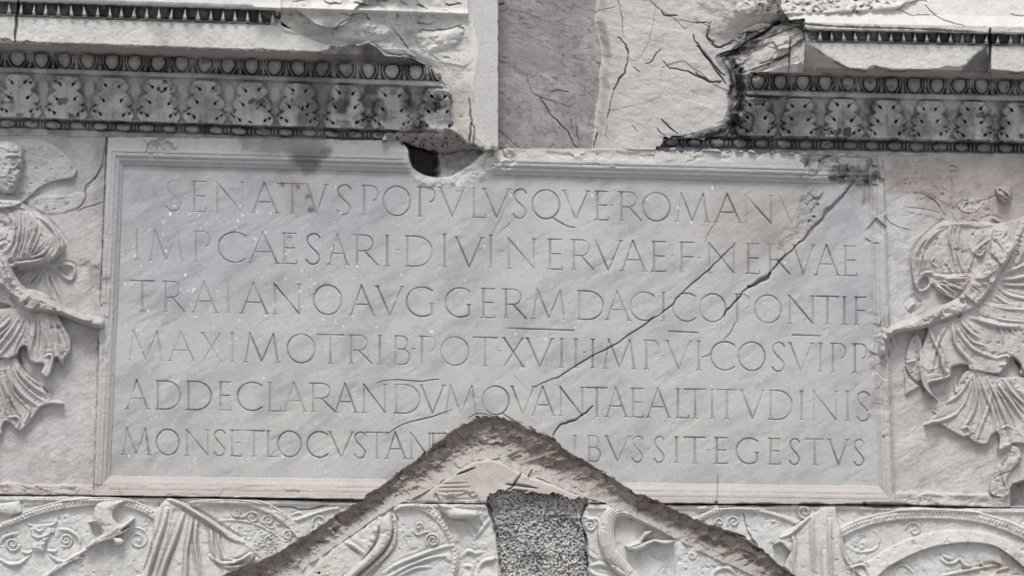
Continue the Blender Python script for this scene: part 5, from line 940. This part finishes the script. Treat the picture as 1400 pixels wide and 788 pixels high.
# stray crumbs of one part inside another go to the part around them
def tidy(idm, least=170):
    H, Wd = idm.shape; st = np.ones(idm.shape, bool); st[:, 1:] = idm[:, 1:] != idm[:, :-1]
    run = np.cumsum(st.ravel()).reshape(H, Wd) - 1; n = run.max() + 1; par = list(range(n))
    same = idm[1:] == idm[:-1]; pr_ = np.unique(run[:-1][same].astype(np.int64) * n + run[1:][same])
    def find(a):
        while par[a] != a: par[a] = par[par[a]]; a = par[a]
        return a
    for k in pr_.tolist():
        a, b = find(k // n), find(k % n)
        if a != b: par[max(a, b)] = min(a, b)
    root = np.array([find(a) for a in range(n)]); lab = root[run]; cnt = np.bincount(lab.ravel(), minlength=n)
    rid = np.zeros(n, int); rid[run.ravel()] = idm.ravel(); big = {}
    for r0 in np.unique(root):
        i = rid[r0]
        if cnt[r0] > big.get(i, (0, 0))[0]: big[i] = (cnt[r0], r0)
    keep = np.zeros(n, bool); keep[[v[1] for v in big.values()]] = True; keep |= cnt >= least; keep |= np.isin(rid, P_LINE)
    bad = ~keep[lab] | ((idm == T_REC) & ((U < 676) | (U > 835) | (V > 216))); out = idm.copy(); colx = np.where(bad, -1, np.arange(Wd)[None, :]); colx = np.maximum.accumulate(colx, 1)
    rows_ = np.arange(H)[:, None] + np.zeros_like(colx); ok = colx >= 0; out[ok] = idm[rows_[ok], colx[ok]]; return out
ID = tidy(ID)

# ------------------------------------------------------------------ from the survey grid to blocks of stone
def unproject(u, v, d):
    dirs = RT * ((u - 700) / FOC)[..., None] + UP * (-(v - 394) / FOC)[..., None] + FW
    t = (-d * PX - CAM[1]) / dirs[..., 1]
    P = CAM + dirs * t[..., None]; P[..., 2] += ZOFF; return P
PT = unproject(U, V, D).reshape(-1, 3).astype(np.float32)
COLS = np.concatenate([np.clip(C, 0.01, 0.85), np.ones(U.shape + (1,))], -1).reshape(-1, 4).astype(np.float32)

def make_mat():
    m = bpy.data.materials.new('weathered_marble'); m.use_nodes = True; nt = m.node_tree; n, l = nt.nodes, nt.links
    b = n['Principled BSDF']; b.inputs['Roughness'].default_value = 0.82; b.inputs['Specular IOR Level'].default_value = 0.25
    at = n.new('ShaderNodeAttribute'); at.attribute_name = 'stone'
    tc = n.new('ShaderNodeTexCoord')
    n1 = n.new('ShaderNodeTexNoise'); n1.inputs['Scale'].default_value = 95; n1.inputs['Detail'].default_value = 6; n1.inputs['Roughness'].default_value = .7
    n2 = n.new('ShaderNodeTexNoise'); n2.inputs['Scale'].default_value = 420; n2.inputs['Detail'].default_value = 3
    l.new(tc.outputs['Object'], n1.inputs['Vector']); l.new(tc.outputs['Object'], n2.inputs['Vector'])
    r = n.new('ShaderNodeMapRange'); r.inputs['From Min'].default_value = .3; r.inputs['From Max'].default_value = .7; r.inputs['To Min'].default_value = .90; r.inputs['To Max'].default_value = 1.09
    l.new(n1.outputs['Fac'], r.inputs['Value'])
    mx = n.new('ShaderNodeMix'); mx.data_type = 'RGBA'; mx.blend_type = 'MULTIPLY'; mx.inputs[0].default_value = 1
    l.new(at.outputs['Color'], mx.inputs[6]); l.new(r.outputs['Result'], mx.inputs[7]); l.new(mx.outputs[2], b.inputs['Base Color'])
    bp = n.new('ShaderNodeBump'); bp.inputs['Strength'].default_value = .35; bp.inputs['Distance'].default_value = .002
    l.new(n2.outputs['Fac'], bp.inputs['Height']); l.new(bp.outputs['Normal'], b.inputs['Normal'])
    return m
MAT = make_mat()
def plain(name, rgb, scale, amp=.25):
    m = bpy.data.materials.new(name); m.use_nodes = True; n, l = m.node_tree.nodes, m.node_tree.links
    b = n['Principled BSDF']; b.inputs['Roughness'].default_value = .9
    t = n.new('ShaderNodeTexNoise'); t.inputs['Scale'].default_value = scale; t.inputs['Detail'].default_value = 6
    r = n.new('ShaderNodeValToRGB'); r.color_ramp.elements[0].color = tuple(c * (1 - amp) for c in rgb) + (1,); r.color_ramp.elements[1].color = tuple(c * (1 + amp) for c in rgb) + (1,)
    tc = n.new('ShaderNodeTexCoord'); l.new(tc.outputs['Object'], t.inputs['Vector']); l.new(t.outputs['Fac'], r.inputs['Fac']); l.new(r.outputs['Color'], b.inputs['Base Color']); return m

def top_of(i):
    while NODES[i][1] is not None: i = NODES[i][1]
    return i
TOP = np.array([top_of(i) for i in range(len(NODES))])
FI = ID[:-1, :-1]
ii, jj = np.meshgrid(np.arange(NV - 1), np.arange(NU - 1), indexing='ij')
v0 = ii * NU + jj
QUADS = np.stack([v0, v0 + NU, v0 + NU + 1, v0 + 1], -1).reshape(-1, 4)     # faces out of the wall
fid = FI.reshape(-1); order = np.argsort(fid, kind='stable'); fs = fid[order]
cuts_ = np.flatnonzero(np.diff(fs)) + 1; groups = np.split(order, cuts_)
FTOP = TOP[fid]
border = np.zeros(NV * NU, bool); bi = np.arange(NV * NU); border[(bi % NU == 0) | (bi % NU == NU - 1) | (bi < NU) | (bi >= (NV - 1) * NU)] = True
MESH = {}
BACK = 0.17
for g in groups:
    i = int(fid[g[0]]); q4 = QUADS[g]
    vid, inv = np.unique(q4, return_inverse=True); inv = inv.reshape(-1, 4)
    nvt = len(vid); pts = PT[vid]; cl = COLS[vid]
    e = np.concatenate([inv[:, [0, 1]], inv[:, [1, 2]], inv[:, [2, 3]], inv[:, [3, 0]]])
    key = np.minimum(e[:, 0], e[:, 1]).astype(np.int64) * nvt + np.maximum(e[:, 0], e[:, 1])
    uq, idx, cnt = np.unique(key, return_index=True, return_counts=True)
    be = e[idx[cnt == 1]]                                                     # open edges get a wall running back into the stone
    bv, binv = np.unique(be, return_inverse=True); binv = binv.reshape(-1, 2)
    bp_ = pts[bv]; isb = border[vid[bv]]
    bk = bp_.copy(); bk[:, 1] = np.where(isb, BACK, bp_[:, 1] + 0.03)
    sk = np.stack([nvt + binv[:, 1], nvt + binv[:, 0], nvt + len(bv) + binv[:, 0], nvt + len(bv) + binv[:, 1]], -1)
    allp = np.concatenate([pts, bp_, bk]); allc = np.concatenate([cl, cl[bv], cl[bv]]); allq = np.concatenate([inv, sk]).astype(np.int32)
    me = bpy.data.meshes.new(NODES[i][0])
    me.vertices.add(len(allp)); me.vertices.foreach_set('co', allp.astype(np.float32).ravel())
    me.loops.add(allq.size); me.loops.foreach_set('vertex_index', allq.ravel())
    me.polygons.add(len(allq)); me.polygons.foreach_set('loop_start', np.arange(0, allq.size, 4, dtype=np.int32))
    me.update(calc_edges=True)
    me.polygons.foreach_set('use_smooth', np.ones(len(allq), bool))
    ca = me.color_attributes.new('stone', 'FLOAT_COLOR', 'POINT'); ca.data.foreach_set('color', allc.ravel())
    me.materials.append(MAT); MESH[i] = me
needed = set()
for i in MESH:
    while i is not None: needed.add(i); i = NODES[i][1]
OBJ = {}
for i, (name, par, props) in enumerate(NODES):
    if i not in needed: continue
    o = bpy.data.objects.new(name, MESH.get(i)); col.objects.link(o); OBJ[i] = o
    if par is not None: o.parent = OBJ[par]
    for k_, v_ in props.items(): o[k_] = v_

# ------------------------------------------------------------------ the masonry behind and the ground
def box(name, x0, x1, y0, y1, z0, z1, mat):
    me = bpy.data.meshes.new(name)
    me.from_pydata([(x, y, z) for x in (x0, x1) for y in (y0, y1) for z in (z0, z1)], [], [(0, 1, 3, 2), (4, 6, 7, 5), (0, 4, 5, 1), (2, 3, 7, 6), (0, 2, 6, 4), (1, 5, 7, 3)])
    me.materials.append(mat); o = bpy.data.objects.new(name, me); col.objects.link(o); return o
w = box('wall', -3.6, 3.6, 0.168, 4.0, -0.02, 9.0, plain('wall_marble', (.42, .41, .39), 3)); w['kind'] = 'structure'
me = bpy.data.meshes.new('ground'); me.from_pydata([(-400, -400, 0), (400, -400, 0), (400, 400, 0), (-400, 400, 0)], [], [(0, 1, 2, 3)]); me.materials.append(plain('ground_stone', (.31, .303, .296), 1.5))
gr = bpy.data.objects.new('ground', me); col.objects.link(gr); gr['kind'] = 'structure'
